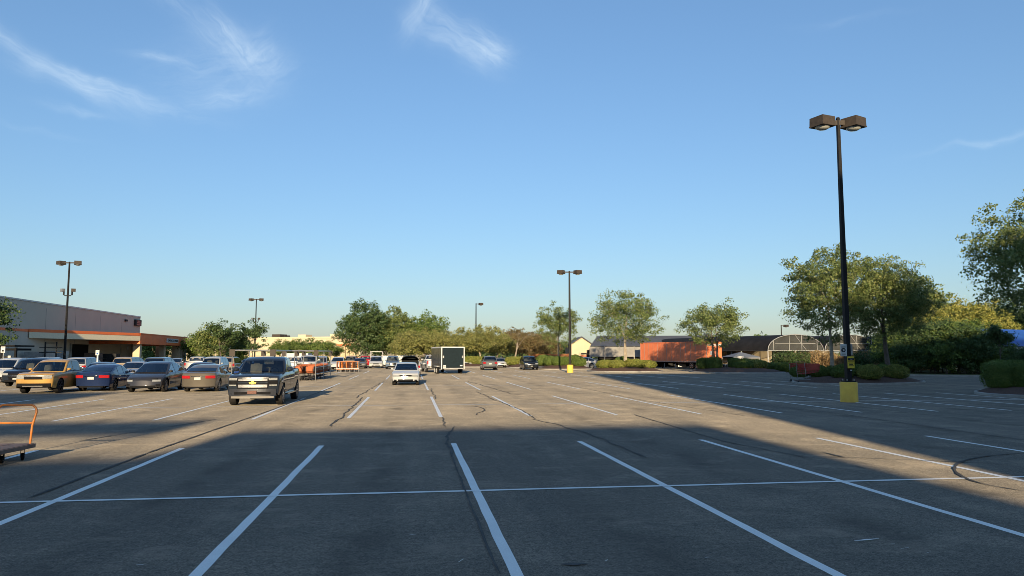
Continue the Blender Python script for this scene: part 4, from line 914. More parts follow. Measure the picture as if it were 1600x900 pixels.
V('sedan', P_SILV, 268, 578, FRONT, 'far silver sedan parked under the pickup canopy', 'car', g1)
g2 = 'vehicles in the far middle rows'
V('big_pickup', P_WHITE, 478, 584, FRONT, 'white pickup behind the cart corral, left one of two', 'pickup truck', g2)
V('suv', P_SILV, 497, 581, FRONT, 'silver SUV behind the cart corral, right of the white pickup', 'car', g2)
V('small_pickup', P_SILV, 457, 584, BACK, 'silver pickup bed just right of the charcoal pickup', 'pickup truck', g2)
V('crossover', P_WHITE, 526, 577.5, FRONT, 'white crossover left of the small orange cart corral', 'car', g2)
V('suv', P_TAN, 547, 574.5, FRONT, 'tan SUV behind the small orange cart corral', 'car', g2)
V('sedan', P_TAUPE, 561, 576, FRONT, 'taupe sedan right of the small orange cart corral', 'car', g2)
V('small_pickup', P_RED, 570, 573.5, BACK, 'red pickup truck parked under the dark tree', 'pickup truck', g2)
V('minivan', P_WHITE, 587, 575.5, FRONT, 'white van with ladder frame right of the red pickup', 'van', g2)
V('suv', P_STEEL, 613, 576.5, FRONT, 'dark blue SUV with pale bumper left of the open hatch', 'car', g2)
V('suv', P_TAN, 664, 573, FRONT, 'tan pickup-like SUV left of the black cargo trailer', 'car', g2)
V('suv', P_GREY, 766, 578.5, BACK, 'grey SUV with dark rear glass right of the cargo trailer', 'car', g2)
V('hatch', P_WHITE, 783, 574.5, FRONT, 'white hatchback facing the camera beside the grey SUV', 'car', g2)
V('suv', P_BLACK, 830, 578, FRONT, 'black SUV facing the camera by the planted island', 'car', g2)
V('big_pickup', P_SILV, 838, 571, BACK, 'silver pickup half hidden behind the black SUV', 'pickup truck', g2)
V('sedan', P_NAVY, 801, 570, FRONT, 'navy sedan behind the bare-branched tree', 'car', g2)
V('sedan', P_SILV, 729, 573.5, FRONT, 'silver sedan just right of the cargo trailer', 'car', g2)
vehicle('crossover', P_WHITE, tuple(B(908, 106).xy), math.radians(170), 'white car seen from the side behind the middle lamp pole', 'car', g2)
vehicle('sedan', P_WHITE, tuple(B(880, 108).xy), math.radians(172), 'white sedan mostly hidden left of the middle lamp pole', 'car', g2)
V('hatch', P_WHITE, 634.5, 602, FRONT, 'white hatchback facing the camera in the middle of the lot', 'car')
# car with raised tailgate behind the hatchback
oh = V('suv', P_WHITE, 640, 589, BACK, 'white car with its tailgate raised behind the white hatchback', 'car')
lg = MB(); rws = []
for i in range(6):
    t = i / 5; x = -2.0 - .85 * t; z = 1.74 + .30 * t - .16 * t * t
    rws.append([(x + .10 * (k / 5) ** 2, .80 * k / 5 * (1 - .05 * t), z - .22 * (k / 5) ** 4 - .05 * (k / 5) ** 2) for k in range(-5, 6)])
lg.grid(rws); rw2 = [[(x, y * .99, z - .05) for x, y, z in r_] for r_ in rws]; gate = lg.build('tailgate', P_WHITE, oh, 60)
l2 = MB().grid(rw2); l2.f = [f[::-1] for f in l2.f]; l2.build('tailgate_lining', M_BLACK, gate, 60)
l3 = MB().path([rws[0][0]] + [r_[0] for r_ in rws] + rws[-1] + [r_[-1] for r_ in rws[::-1]], .035, 6); l3.build('tailgate_edge', P_WHITE, gate, 60)
MB().box((-2.36, 0, 1.12), (.25, 1.45, .72)).build('load_opening', M_BLACK, oh)
# ladder frame on the white van
vn = [v for v in VEH if 'ladder frame' in v['label']][0]
fr = MB()
for x in (1.2, -.3, -1.9):
    for sgn in (1, -1): fr.tube((x, sgn * .85, 1.5), (x, sgn * .85, 2.35), .03, n=5)
    fr.tube((x, -.85, 2.35), (x, .85, 2.35), .03, n=5)
for sgn in (1, -1): fr.tube((1.2, sgn * .85, 2.35), (-1.9, sgn * .85, 2.35), .03, n=5)
fr.build('ladder_frame', M_STEEL, vn)

# enclosed cargo trailer with towing pickup
tp = G(699, 584.5); ct = tag(empty('cargo_trailer', (tp.x + .55, tp.y, 0), math.radians(9)), 'black enclosed cargo trailer with pale frame seen from behind', 'trailer')
tw, tl, z0, z1 = 2.45, 5.4, .48, 2.72
MB().box((0, tl / 2, (z0 + z1) / 2), (tw - .06, tl - .06, z1 - z0 - .04)).build('box', M_TRLBK, ct)
for i in range(4): MB().box((-tw / 2 + .02, .1 + (i + .5) * (tl - .1) / 4, (z0 + z1) / 2), (.03, (tl - .1) / 4 - .03, z1 - z0 - .3)).build('side_panel', M_TRLBK, ct)
MB().box((0, -.02, (z0 + z1) / 2 + .05), (tw - .22, .07, z1 - z0 - .24)).build('ramp_door', M_TRLDOOR, ct)
for sgn in (-1, 1): MB().box((sgn * (tw / 2 - .055), .0, (z0 + z1) / 2 + .0), (.10, .12, z1 - z0)).build('corner_post', M_WHITE, ct)
MB().box((0, .0, z1 + .0), (tw + .02, .13, .09)).build('header', M_WHITE, ct); MB().box((0, .0, z0 + .09), (tw - .36, .10, .12)).build('sill', M_STEEL, ct)
for sgn in (-1, 1): MB().box((sgn * (tw / 2 - .01), tl / 2, z1 - .02), (.06, tl, .09)).build('roof_rail', M_WHITE, ct)
MB().box((0, tl / 2 + .03, z1 + .03), (tw - .08, tl - .08, .07)).build('roof', M_WHITE, ct)
for sgn in (-1, 1):
    MB().box((sgn * .86, -.065, .86), (.26, .05, .12)).build('door_lamp', M_WHITE, ct); MB().box((sgn * 1.0, -.065, 1.75), (.14, .06, .24)).build('hinge_latch', M_STEEL, ct)
    MB().box((sgn * (tw / 2 + .06), 2.2, .78), (.24, 1.7, .07)).build('mudguard', M_WHITE, ct)
    for yy in (1.8, 2.65):
        ty, br, rm = wheel_meshes(.33, .2) if 'tw' not in WM else WM['tw']; WM['tw'] = (ty, br, rm)
        wh = link('wheel', ty, ct, None, (sgn * (tw / 2 + .05), yy, .335), math.pi / 2 * 0 + (math.pi / 2 if False else 0)); wh.rotation_euler = (0, 0, -math.pi / 2 * sgn)
        link('rim', rm, wh, M_WHITE)
MB().box((0, tl + .6, .5), (.12, 1.3, .1)).build('drawbar', M_DARK, ct)
MB().box((-.88, -.07, .70), (.32, .02, .16)).build('licence_plate', M_PLATE, ct)
vehicle('big_pickup', P_SILV, (tp.x - .15 - 1.1, tp.y + tl + 4.1), BACK + .1, 'silver pickup hitched in front of the black cargo trailer', 'pickup truck')

# ------------------------------------------------------------------ orange semi trailer
rear = B(1104, 97); dirA = (B(1001, 110.5) - rear).normalized(); nrm = Vector((-dirA.y, dirA.x, 0)); nrm = nrm if nrm.dot(cR) > 0 else -nrm
sem = tag(empty('semi_trailer', rear), 'long orange box semi trailer parked behind the island tree', 'trailer'); SL = (B(1001, 110.5) - rear).length; sa = math.atan2(dirA.y, dirA.x)
zb0, zb1 = Z(566, 97), Z(533.5, 97); SW = 2.55
def sbox(name, u, v, z, du, dv, dz, mt, parent=sem): 
    p = dirA * u + nrm * v; return MB().box((p.x, p.y, z), (du, dv, dz), sa).build(name, mt, parent)
sbox('box', SL / 2, SW / 2, (zb0 + zb1) / 2, SL - .1, SW - .1, zb1 - zb0 - .06, M_TRAILER)
n_ = 14
for i in range(n_):
    sbox('side_panel', SL * (i + .5) / n_, 0, (zb0 + zb1) / 2 + .02, SL / n_ - .09, .07, zb1 - zb0 - .22, M_TRAILER)
M_SEAM = mat('trailer_seam_post', (0.52, 0.30, 0.22), 0.5, var=0.2)
for i in range(n_ + 1): sbox('seam_post', SL * i / n_, 0, (zb0 + zb1) / 2 + .02, .07, .09, zb1 - zb0 - .24, M_SEAM)
sbox('top_rail', SL / 2, .0, zb1 - .05, SL, .12, .14, M_TRAILER); sbox('bottom_rail', SL / 2, .0, zb0 + .04, SL, .12, .16, M_SEAM)
for k in (0, 1):
    sbox('rear_door', -.02, SW * (.26 + .48 * k), (zb0 + zb1) / 2, .1, SW * .46, zb1 - zb0 - .12, M_TRAILER)
    sbox('lock_rod', -.09, SW * (.44 + .12 * k), (zb0 + zb1) / 2, .04, .04, zb1 - zb0 - .2, M_SEAM)
sbox('header_sign', -.09, SW / 2, zb1 - .45, .04, SW * .9, .22, M_WHITE); sbox('placard', -.09, SW * .3, (zb0 + zb1) / 2 - .15, .04, .5, .5, M_WHITE)
sbox('rear_bumper', .1, SW / 2, .55, .12, SW * .9, .14, M_DARK); sbox('chassis', SL / 2, SW / 2, zb0 - .14, SL - .6, 1.0, .24, M_BLACK)
for u in (1.9, 3.2):
    for v in (.18, SW - .18):
        wt = WM['big_pickup'] if 'semi' not in WM else WM['semi']; WM['semi'] = wheel_meshes(.5, .34) if 'semi' not in WM else wt
        ty, br, rm = WM['semi']; p = dirA * u + nrm * v; wh = link('wheel', ty, sem, None, (p.x, p.y, .502)); wh.rotation_euler = (0, 0, sa + (0 if v > 1 else math.pi)); link('rim', rm, wh, M_SEAM)
        if (Matrix.Rotation(wh.rotation_euler.z, 3, 'Z') @ Vector((0, 1, 0))).dot(nrm) * (1 if v > 1 else -1) < 0: wh.rotation_euler.z += math.pi
for v in (.5, SW - .5): sbox('landing_leg', SL - 2.6, v, .5, .14, .14, 1.0, M_DARK)
p = B(1100.5, 93); an = tag(empty('a_frame_sign', p), 'small leaning white sign in front of the orange trailer', 'sign')
MB().box((0, 0, .95), (.35, .04, .62), ra_, Matrix.Rotation(.12, 4, 'Y')).build('panel', M_WHITE, an); MB().box((.1, .03, .35), (.05, .05, .7), ra_).build('leg', M_STEEL, an)

# ------------------------------------------------------------------ lamp posts
def pole_mesh_parts(t, h, r0, r1, base_z, sides=4):
    MB().tube((0, 0, base_z), (0, 0, h), r0, r1, 10).build('pole', M_POLE, t, 40)
def head(t, x, y, z, rz, s=1.0, dx=0):
    hm = Matrix.Translation((x, y, z)) @ Matrix.Rotation(rz, 4, 'Z')
    b = MB()
    w, l, h = .56 * s, .56 * s, .28 * s
    vs = [hm @ Vector(p) for p in ((-l / 2, -w / 2, -h / 2), (l / 2, -w / 2, -h / 2), (l / 2, w / 2, -h / 2), (-l / 2, w / 2, -h / 2), (-l / 2 * .97, -w / 2 * .97, h / 2), (l / 2 * .97, -w / 2 * .97, h / 2), (l / 2 * .97, w / 2 * .97, h / 2), (-l / 2 * .97, w / 2 * .97, h / 2))]
    b.add(vs, [(0, 3, 2, 1), (4, 5, 6, 7), (0, 1, 5, 4), (1, 2, 6, 5), (2, 3, 7, 6), (3, 0, 4, 7)])
    o = b.build('lamp_head', M_BRONZE, t)
    MB().box((0, 0, -h / 2 - .02), (l * 1.04, w * 1.04, .05), 0, hm).build('rim', M_BRONZE, o)
    le = MB().lathe([(0, -h / 2 - .14 * s), (.12 * s, -h / 2 - .125 * s), (.20 * s, -h / 2 - .085 * s), (.235 * s, -h / 2 - .04)], 'z', 16); le.v = [tuple(hm @ Vector(v)) for v in le.v]; le.build('lens', M_LENS, o, 60)
    MB().box((l / 2 * .99, 0, .02), (.02, .04 * s, .12 * s), 0, hm).build('latch', M_STEEL, o)
# tall pole with two square heads on yellow base
lp = G(1327, 628); lamp = tag(empty('lamp_post', lp), 'tall dark twin-head lamp post on yellow base at right', 'lamp post'); dL = lp.dot(fH)
HH = Z(190, dL) + .12
MB().tube((0, 0, .84), (0, 0, HH), .15, .085, 4).build('pole', M_POLE, lamp)
bs_ = MB().lathe([(.36, 0), (.355, .82), (.34, .85), (.0, .86)], 'z', 32).build('base', M_YELLOW, lamp, 40)
MB().box((0, 0, .88), (.42, .42, .06)).build('base_plate', M_POLE, lamp)
for sx in (-1, 1):
    for sy in (-1, 1): MB().tube((sx * .16, sy * .16, .86), (sx * .16, sy * .16, .98), .02, n=6).build('anchor_bolt', M_STEEL, lamp)
ry = math.atan2(cR.y, cR.x)
MB().box((0, 0, HH - .18), (1.0, .12, .20), ry).build('arm', M_BRONZE, lamp)
vd = cR
for sgn, px in ((-1, 1281.5), (1, 1331)):
    off = (px - 1306.5) / FOC * dL
    head(lamp, vd.x * off, vd.y * off, HH - .13 - (.04 if sgn > 0 else 0), ry + math.radians(24 if sgn < 0 else 33), 1.36)
MB().lathe([(.09, HH - .02), (.07, HH + .06), (0, HH + .08)], 'z', 10).build('cap', M_POLE, lamp, 40)
# signs strapped on it
def sign_plate(parent, name, off, zc, w_, h_, mt, lines, rz, d=.2, sym=None):
    M_ = Matrix.Translation((cR.x * off - fH.x * d, cR.y * off - fH.y * d, zc)) @ Matrix.Rotation(rz, 4, 'Z')
    o = MB().box((0, 0, 0), (w_, .015, h_), 0, M_).build(name, mt, parent)
    for (z, hh, ww, m2) in lines: MB().box((0, -.013, z), (ww, .012, hh), 0, M_).build('print', m2, o)
    return o, M_
o, M_ = sign_plate(lamp, 'sign_plate', -.245, Z(547, dL), .27, .52, M_WHITE, [(.17, .03, .18, M_STEEL), (.12, .025, .20, M_STEEL), (-.17, .025, .16, M_DARK), (-.21, .02, .18, M_STEEL)], ry)
rg = MB().lathe([(.05, -.022), (.09, -.022), (.09, -.012), (.05, -.012), (.05, -.022)], 'y', 20); rg.v = [tuple(M_ @ Vector((v[0] - .01, v[1], v[2] + .0))) for v in rg.v]; rg.build('symbol', M_DARK, o)
MB().box((-.07, -.02, .0), (.07, .012, .05), 0, M_).build('symbol', M_DARK, o)
sign_plate(lamp, 'sign_plate', .17, Z(546, dL), .16, .48, M_STEEL, [], ry, -.05)
sign_plate(lamp, 'sign_plate', .05, Z(566, dL), .29, .50, M_SIGNY, [(.13, .10, .25, M_DARK), (.13, .03, .12, M_WHITE), (.045, .018, .25, M_DARK), (-.03, .03, .20, M_DARK), (-.09, .03, .16, M_DARK), (-.15, .03, .21, M_DARK)], ry)
MB().box((*(-fH * .17 + cR * .06).xy, Z(578.5, dL)), (.07, .01, .05), ry).build('tag', M_WHITE, lamp)
def far_lamp(px, d, py_top, label, base=False, single=False, mid=None, s=1.25):
    p = B(px, d); t = tag(empty('lamp_post', p), label, 'lamp post', 'twin-head lamp posts of the car park'); h = Z(py_top, d)
    MB().tube((0, 0, .1), (0, 0, h), .15, .09, 6).build('pole', M_POLE, t)
    if base: MB().lathe([(.36, 0), (.355, .82), (.34, .86), (.0, .87)], 'z', 24).build('base', M_YELLOW, t, 40)
    MB().box((cR.x * (.5 if single else 0), cR.y * (.5 if single else 0), h - .12), (1.1 if single else 1.3, .1, .12), ry).build('arm', M_BRONZE, t)
    for sgn in ((1,) if single else (-1, 1)): head(t, cR.x * sgn * .92, cR.y * sgn * .92, h - .1, ry + sgn * .5, s)
    if mid:
        zm = Z(mid, d)
        MB().box((0, 0, zm), (.7, .1, .1), ry).build('bracket', M_POLE, t)
        for sgn in (-1, 1):
            q = cR * (sgn * .45); MB().box((q.x, q.y, zm + .35), (.12, .12, .6), ry).build('bracket', M_POLE, t)
            MB().box((q.x * 1.3, q.y * 1.3, zm + .6), (.42, .3, .34), ry + sgn * .5).build('flood_lamp', M_BRONZE if sgn > 0 else M_STEEL, t)
far_lamp(101, 80, 409, 'leftmost twin-head lamp post with small flood lamps halfway up', mid=462)
far_lamp(398, 136, 467, 'far twin-head lamp post behind the charcoal pickup', mid=503)
far_lamp(743.5, 140, 474, 'far single-head lamp post left of the bare tree', single=True)
far_lamp(890.5, 81.5, 423.5, 'twin-head lamp post on yellow base in the middle distance', base=True)
far_lamp(1222, 140, 508, 'small single-head lamp post above the black greenhouse roof', single=True)
MB  # parking signs
def park_sign(px, d, py0, py1, label, white_post):
    p = B(px, d); t = tag(empty('parking_sign', p), label, 'sign', 'accessible parking signs'); zt = Z(py0, d); zb = Z(py1, d); wv = (zt - zb) * .72
    MB().box((0, 0, zt / 2), (.12, .1, zt) if white_post else (.06, .06, zt), ry).build('post', M_WHITE if white_post else M_STEEL, t)
    M_ = Matrix.Translation((-fH.x * .08, -fH.y * .08, (zt + zb) / 2)) @ Matrix.Rotation(ry, 4, 'Z')
    o = MB().box((0, 0, 0), (wv, .02, zt - zb), 0, M_).build('sign_plate', M_WHITE, t)
    MB().box((0, -.02, -.08), (wv * .42, .02, (zt - zb) * .28), 0, M_).build('symbol', M_BLUE if white_post else M_DARK, o)
    MB().box((0, -.02, .14), (wv * .6, .02, .05), 0, M_).build('print', M_STEEL, o)
park_sign(5.5, 55, 541.5, 551, 'white parking sign on thin post in front of the shelter', False)
park_sign(153, 64, 547, 555, 'white parking sign on thick white post behind the navy sedan', True)

# ------------------------------------------------------------------ carts
def tubeU(m, pts, r, n=8): m.path(pts, r, n)
# platform cart at the left edge
Wp = .69; far_r = B(55, 14.6); ax = cR; fw = (fH * math.cos(.05) + cR * math.sin(-.05)).normalized()
pc = tag(empty('platform_cart', far_r), 'orange-handled wooden platform cart at the left edge', 'cart')
rt = Vector((fw.y, -fw.x, 0))
def cpt(u, v, z): q = rt * u + fw * v; return (q.x, q.y, z)     # u to the right, v away from camera
zd = .30
def cbox(name, u0, u1, v0, v1, z0, z1, mt, par=pc):
    vs = [cpt(u, v, z) for u in (u0, u1) for v in (v0, v1) for z in (z0, z1)]
    return MB().add(vs, [(0, 1, 3, 2), (4, 6, 7, 5), (0, 4, 5, 1), (2, 3, 7, 6), (0, 2, 6, 4), (1, 5, 7, 3)]).build(name, mt, par)
for i in range(4): cbox('plank', -Wp - .02 + i * (Wp + .06) / 4 + .003, -Wp - .02 + (i + 1) * (Wp + .06) / 4 - .003, -1.22, .06, zd - .025 + .003 * (i % 2), zd + .004 * (i % 2), M_WOOD)
cbox('end_rail', -Wp - .03, .05, -1.26, -1.22, zd - .08, zd + .012, M_ORTUBE); cbox('end_rail', -Wp - .03, .05, .06, .10, zd - .07, zd - .002, M_WOOD)
cbox('side_rail', .045, .075, -1.22, .06, zd - .075, zd - .004, M_WOOD); cbox('side_rail', -Wp - .055, -Wp - .025, -1.22, .06, zd - .075, zd - .004, M_WOOD)
cbox('cross_member', -Wp, 0, -.9, -.82, zd - .10, zd - .03, M_ORTUBE); cbox('cross_member', -Wp, 0, -.25, -.17, zd - .10, zd - .03, M_ORTUBE)
zt_ = Z(632, 14.6); pts = [cpt(0, .03, zd - .05), cpt(.0, .035, zd + .35), cpt(.03, .06, zd + .62)]
def arc(u0, z0, du, n=5): return [cpt(u0 + du * math.sin(t * math.pi / 2 / n), .075, z0 + .13 * (1 - math.cos(t * math.pi / 2 / n))) for t in range(n + 1)]
hp = [cpt(-.02, .03, zd - .06), cpt(.0, .04, zd + .35), cpt(.05, .07, zt_ - .16)]
for t in range(1, 7): a_ = t * math.pi / 12; hp.append(cpt(.05 - .13 * (1 - math.cos(a_)), .075, zt_ - .14 + .13 * math.sin(a_)))
for t in range(6, 0, -1): a_ = t * math.pi / 12; hp.append(cpt(-Wp + .02 + .13 * (1 - math.cos(a_)) - .03, .075, zt_ - .14 + .13 * math.sin(a_)))
hp += [cpt(-Wp - .01, .07, zt_ - .16), cpt(-Wp + .0, .04, zd + .35), cpt(-Wp + .02, .03, zd - .06)]
MB().path(hp, .021, 12).build('handle', M_ORTUBE, pc, 50)
zm = Z(661, 14.6); MB().tube(cpt(-Wp, .055, zm), cpt(.015, .055, zm), .019, n=12).build('handle_bar', M_ORTUBE, pc, 50)
for (u, v, sw) in ((-.06, -.12, .5), (-.06, -.95, -.3), (-Wp + .06, -.12, .2), (-Wp + .06, -.95, .4), (-.20, -.52, .1)):
    wc = MB().lathe([(.03, -.022), (.066, -.024), (.072, -.012), (.072, .012), (.066, .024), (.03, .022)], 'y', 20).build('caster_wheel', M_BLACK, pc, 40)
    wc.location = cpt(u, v, .073); wc.rotation_euler = (0, 0, math.pi / 2 + sw)
    hb = MB().lathe([(.0, -.03), (.035, -.03), (.035, .03), (0, .03)], 'y', 12).build('hub', M_STEEL, wc)
    fk = MB().box((0, .032, .06), (.05, .008, .16)).box((0, -.032, .06), (.05, .008, .16)).box((0, 0, .145), (.08, .08, .02)).build('fork', M_BLACK, wc)

# shopping carts
def cart_meshes():
    P = []
    m = MB()                                                  # basket: sloped wire box as rails and slats
    f = lambda u, s, z: (u, s, z)
    x0, x1 = -.42, .46; bz0, bz1, tz = .46, .56, .98
    def wall(a, b, c, d, nv, nh, r=.006):
        for i in range(nv + 1):
            t = i / nv; m.tube(Vector(a).lerp(Vector(b), t), Vector(d).lerp(Vector(c), t), r, n=3, cap=False)
        for j in range(nh + 1):
            t = j / nh; m.tube(Vector(a).lerp(Vector(d), t), Vector(b).lerp(Vector(c), t), r * 1.3, n=3, cap=False)
    for s in (-1, 1): wall((x0, s * .26, bz0), (x1, s * .19, bz1), (x1 + .06, s * .22, tz - .06), (x0 - .03, s * .29, tz), 9, 5, .009)
    wall((x1, -.19, bz1), (x1, .19, bz1), (x1 + .06, .22, tz - .06), (x1 + .06, -.22, tz - .06), 5, 5, .009)
    wall((x0, -.26, bz0), (x0, .26, bz0), (x0 - .03, .29, tz), (x0 - .03, -.29, tz), 5, 5, .009)
    wall((x0, -.26, bz0), (x0, .26, bz0), (x1, .19, bz1), (x1, -.19, bz1), 5, 8, .008)
    P.append(('basket', m.mesh('basket', None), 'basket'))
    m = MB()
    m.box((x1 + .045, 0, .80), (.02, .40, .30)); P.append(('front_panel', m.mesh('front_panel', None), 'basket')); m = MB(); m.box((0, .262, .78), (.8, .014, .30)); m.box((0, -.262, .78), (.8, .014, .30)); P.append(('basket_panel', m.mesh('basket_panel', None), 'panel'))
    m = MB()
    for s in (-1, 1): m.path([(x0 - .06, s * .27, 1.0), (x0 - .02, s * .27, .5), (x0 + .02, s * .26, .2), (x1 + .02, s * .17, .16)], .014, 6)
    m.tube((x0, -.26, .22), (x0, .26, .22), .012, n=6); m.tube((x1, -.17, .16), (x1, .17, .16), .012, n=6); P.append(('frame', m.mesh('frame', None), 'frame'))
    P.append(('handle', MB().tube((x0 - .09, -.28, 1.03), (x0 - .09, .28, 1.03), .02, n=8).mesh('handle', None), 'handle'))
    wmesh = MB().lathe([(0, -.018), (.055, -.018), (.062, -.01), (.062, .01), (.055, .018), (0, .018)], 'y', 14).mesh('caster_wheel', None)
    for x, y in ((x0 + .03, .25), (x0 + .03, -.25), (x1, .16), (x1, -.16)): P.append(('caster_wheel', wmesh, 'wheel', (x, y, .064)))
    return P
CM = cart_meshes()
for q in CM:
    if not q[1].materials: q[1].materials.append(M_BLACK)
M_CARTOR = mat('orange_cart_plastic', (0.46, 0.13, 0.05), .6, var=.15, spec=.2)
M_CBLK = mat('black_cart_frame', (0.03, 0.028, 0.027), .5, var=.3)
def cart(pos, rz, label, group, bm, fm, s=1.0):
    t = tag(empty('shopping_cart', pos, rz), label, 'cart', group); t.scale = (s, s, s)
    for q in CM: link(q[0], q[1], t, {'basket': bm, 'panel': bm if bm is M_RED else M_CBLK, 'frame': fm, 'handle': bm, 'wheel': M_BLACK}[q[2]], q[3] if len(q) > 3 else None)
cart(B(1262, 51.5) + Vector((0, 0, .0)), math.radians(15), 'red shopping cart tipped by the kerb left of the lamp post', 'stray red shopping carts', M_RED, M_STEEL, 1.45)
cart(B(1246, 56.0) + Vector((0, 0, .0)), math.radians(35), 'second red shopping cart farther back behind the first', 'stray red shopping carts', M_RED, M_STEEL, 1.3)
ORD = ['first', 'second', 'third', 'fourth', 'fifth', 'sixth', 'seventh', 'eighth', 'ninth', 'tenth', 'eleventh', 'twelfth', 'thirteenth', 'fourteenth', 'fifteenth', 'sixteenth', 'seventeenth', 'eighteenth']
# cart corral frames
def corral(pxl, pxr, d0, length, label, rails=True):
    a, b = B(pxl, d0), B(pxr, d0); b = Vector((b.x, a.y, 0)) if abs(b.y - a.y) < 9 else b
    t = tag(empty('cart_corral', a), label, 'cart corral', 'cart corrals between the stalls'); W_ = b.x - a.x
    zt, zl, zs = Z(547.3, 50), Z(556, 57), 2.38
    for i, (x, y) in enumerate(((0, 0), (W_, 0), (0, length), (W_, length), (0, length / 2), (W_, length / 2))):
        MB().tube((x, y, 0), (x, y, 2.3), .035, n=8).build('post', M_STEEL, t)
        if i < 4: MB().box((x, y - .02, 2.12), (.36, .06, .46)).build('sign_panel', M_BRONZE, t)
    for (p, q) in (((0, 0), (W_, 0)), ((W_, 0), (W_, length)), ((0, 0), (0, length)), ((0, length), (W_, length))):
        MB().tube((*p, 2.29), (*q, 2.29), .045, n=6).build('top_bar', M_STEEL, t)
    if rails:
        for x in (0, W_):
            for z in (.5, 1.0): MB().tube((x, 0, z), (x, length, z), .03, n=6).build('side_rail', M_STEEL, t)
    return a, b
corral(363, 425, 49, 10.5, 'steel cart corral frame with bronze sign panels behind the charcoal pickup')
A_, B_ = corral(444, 493, 56.8, 10.5, 'steel cart corral frame full of orange carts right of the pickup')
for colx, nm in ((-1.28, 'left'), (-.46, 'right')):
    for i in range(10 if nm == 'right' else 6):
        cart((B_.x + colx, A_.y + .5 + i * (.95 if nm == 'right' else .8), 0), FRONT, f'orange shopping cart, {ORD[i]} from the front of the {nm} nested line in the corral', 'shopping carts nested in the corral', M_CARTOR, M_CBLK, 1.14)
# lumber carts in the small corral farther back
def lumber_cart(pos, rz, label):
    t = tag(empty('lumber_cart', pos, rz), label, 'cart', 'orange lumber carts in the far corral')
    MB().box((0, 0, .28), (1.5, .7, .05)).build('deck', M_ORTUBE, t)
    for x in (-.7, 0, .7):
        for y in (-.33, .33): MB().tube((x, y, .28), (x, y, 1.15), .03, n=6).build('upright', M_ORTUBE, t)
        MB().tube((x, -.33, 1.15), (x, .33, 1.15), .03, n=6).build('top_bar', M_ORTUBE, t)
    for y in (-.33, .33): MB().box((0, y, .78), (1.36, .04, .75)).build('side_board', M_ORTUBE, t)
    for x in (-.6, .6):
        for y in (-.28, .28): MB().lathe([(0, -.03), (.1, -.03), (.11, 0), (.1, .03), (0, .03)], 'y', 12, (x, y, .112)).build('wheel', M_BLACK, t)
for i, (px, d) in enumerate(((532, 86), (540, 86.6), (548, 85.2), (556, 86.4), (537, 90), (551, 90))):
    p = B(px, d); lumber_cart((p.x, p.y, 0), math.radians(90 + rng.uniform(-12, 12)), f'bright orange lumber cart in the far corral, {ORD[i]} ' + ('from left in front' if i < 4 else 'counted from the front left'))
ca, cb = B(526, 84), B(561, 84); fc = tag(empty('cart_corral', ca), 'low white rail corral around the bright orange lumber carts', 'cart corral', 'cart corrals between the stalls'); dc = cb - ca
for i in range(6): p = dc * (i / 5); MB().tube((p.x, p.y, 0), (p.x, p.y, 1.25 if i in (0, 5) else .42), .03, n=6).build('post', M_STEEL, fc)
MB().tube((0, 0, .42), (dc.x, dc.y, .42), .045, n=6).build('rail', M_WHITE, fc); MB().tube((0, 0, 1.22), (dc.x, dc.y, 1.22), .02, n=6).build('rail', M_STEEL, fc)
# white box containers far behind the parked cars
for px0, px1, py0, d, lab in ((597, 617, 556, 128, 'white storage container left of the raised tailgate'), (620, 649, 555.3, 126, 'white storage container behind the raised tailgate'), (441, 462, 552, 120, 'pale box truck body behind the cart corral, left one'), (466, 483, 552, 121, 'pale box truck body behind the cart corral, right one')):
    a, b = B(px0, d), B(px1, d); t = tag(empty('storage_container', a), lab, 'container', 'white storage containers'); L_ = (b - a).length; aa = math.atan2((b - a).y, (b - a).x); h = Z(py0, d)
    c_ = (b - a) / 2; MB().box((c_.x, c_.y + 1.2, h / 2 + .1), (L_, 2.4, h - .2), aa).build('box', M_WHITE, t)
    n_ = max(3, int(L_ / .6))
    for i in range(n_): p = (b - a) * ((i + .5) / n_); MB().box((p.x, p.y - .02, h / 2 + .1), (L_ / n_ * .5, .06, h - .4), aa).build('rib', M_WHITE, t)
    for i in (.15, .85): p = (b - a) * i; MB().box((p.x, p.y + 1.2, .12), (.3, 2, .24), aa).build('foot', M_DARK, t)

# ------------------------------------------------------------------ trees and shrubs
def leaf_mesh(name, C, N, size, mt, rs):                      # C centres (n,3), N preferred normals, size (n,)
    n = len(C); nv = N + rs.normal(0, .75, (n, 3)); nv /= np.linalg.norm(nv, axis=1)[:, None] + 1e-9
    up = rs.normal(0, 1, (n, 3)); a = np.cross(nv, up); a /= np.linalg.norm(a, axis=1)[:, None] + 1e-9; b = np.cross(nv, a)
    s = size[:, None]; asp = rs.uniform(.45, .8, (n, 1))
    v = np.empty((n, 4, 3)); v[:, 0] = C - a * s; v[:, 1] = C - b * s * asp + nv * s * .12; v[:, 2] = C + a * s; v[:, 3] = C + b * s * asp + nv * s * .12
    me = bpy.data.meshes.new(name); me.vertices.add(n * 4); me.vertices.foreach_set('co', v.reshape(-1).astype(np.float32))
    me.loops.add(n * 4); me.loops.foreach_set('vertex_index', np.arange(n * 4, dtype=np.int32)); me.polygons.add(n)
    me.polygons.foreach_set('loop_start', np.arange(0, n * 4, 4, dtype=np.int32)); me.polygons.foreach_set('loop_total', np.full(n, 4, dtype=np.int32))
    me.update(calc_edges=True); me.materials.append(mt); return me
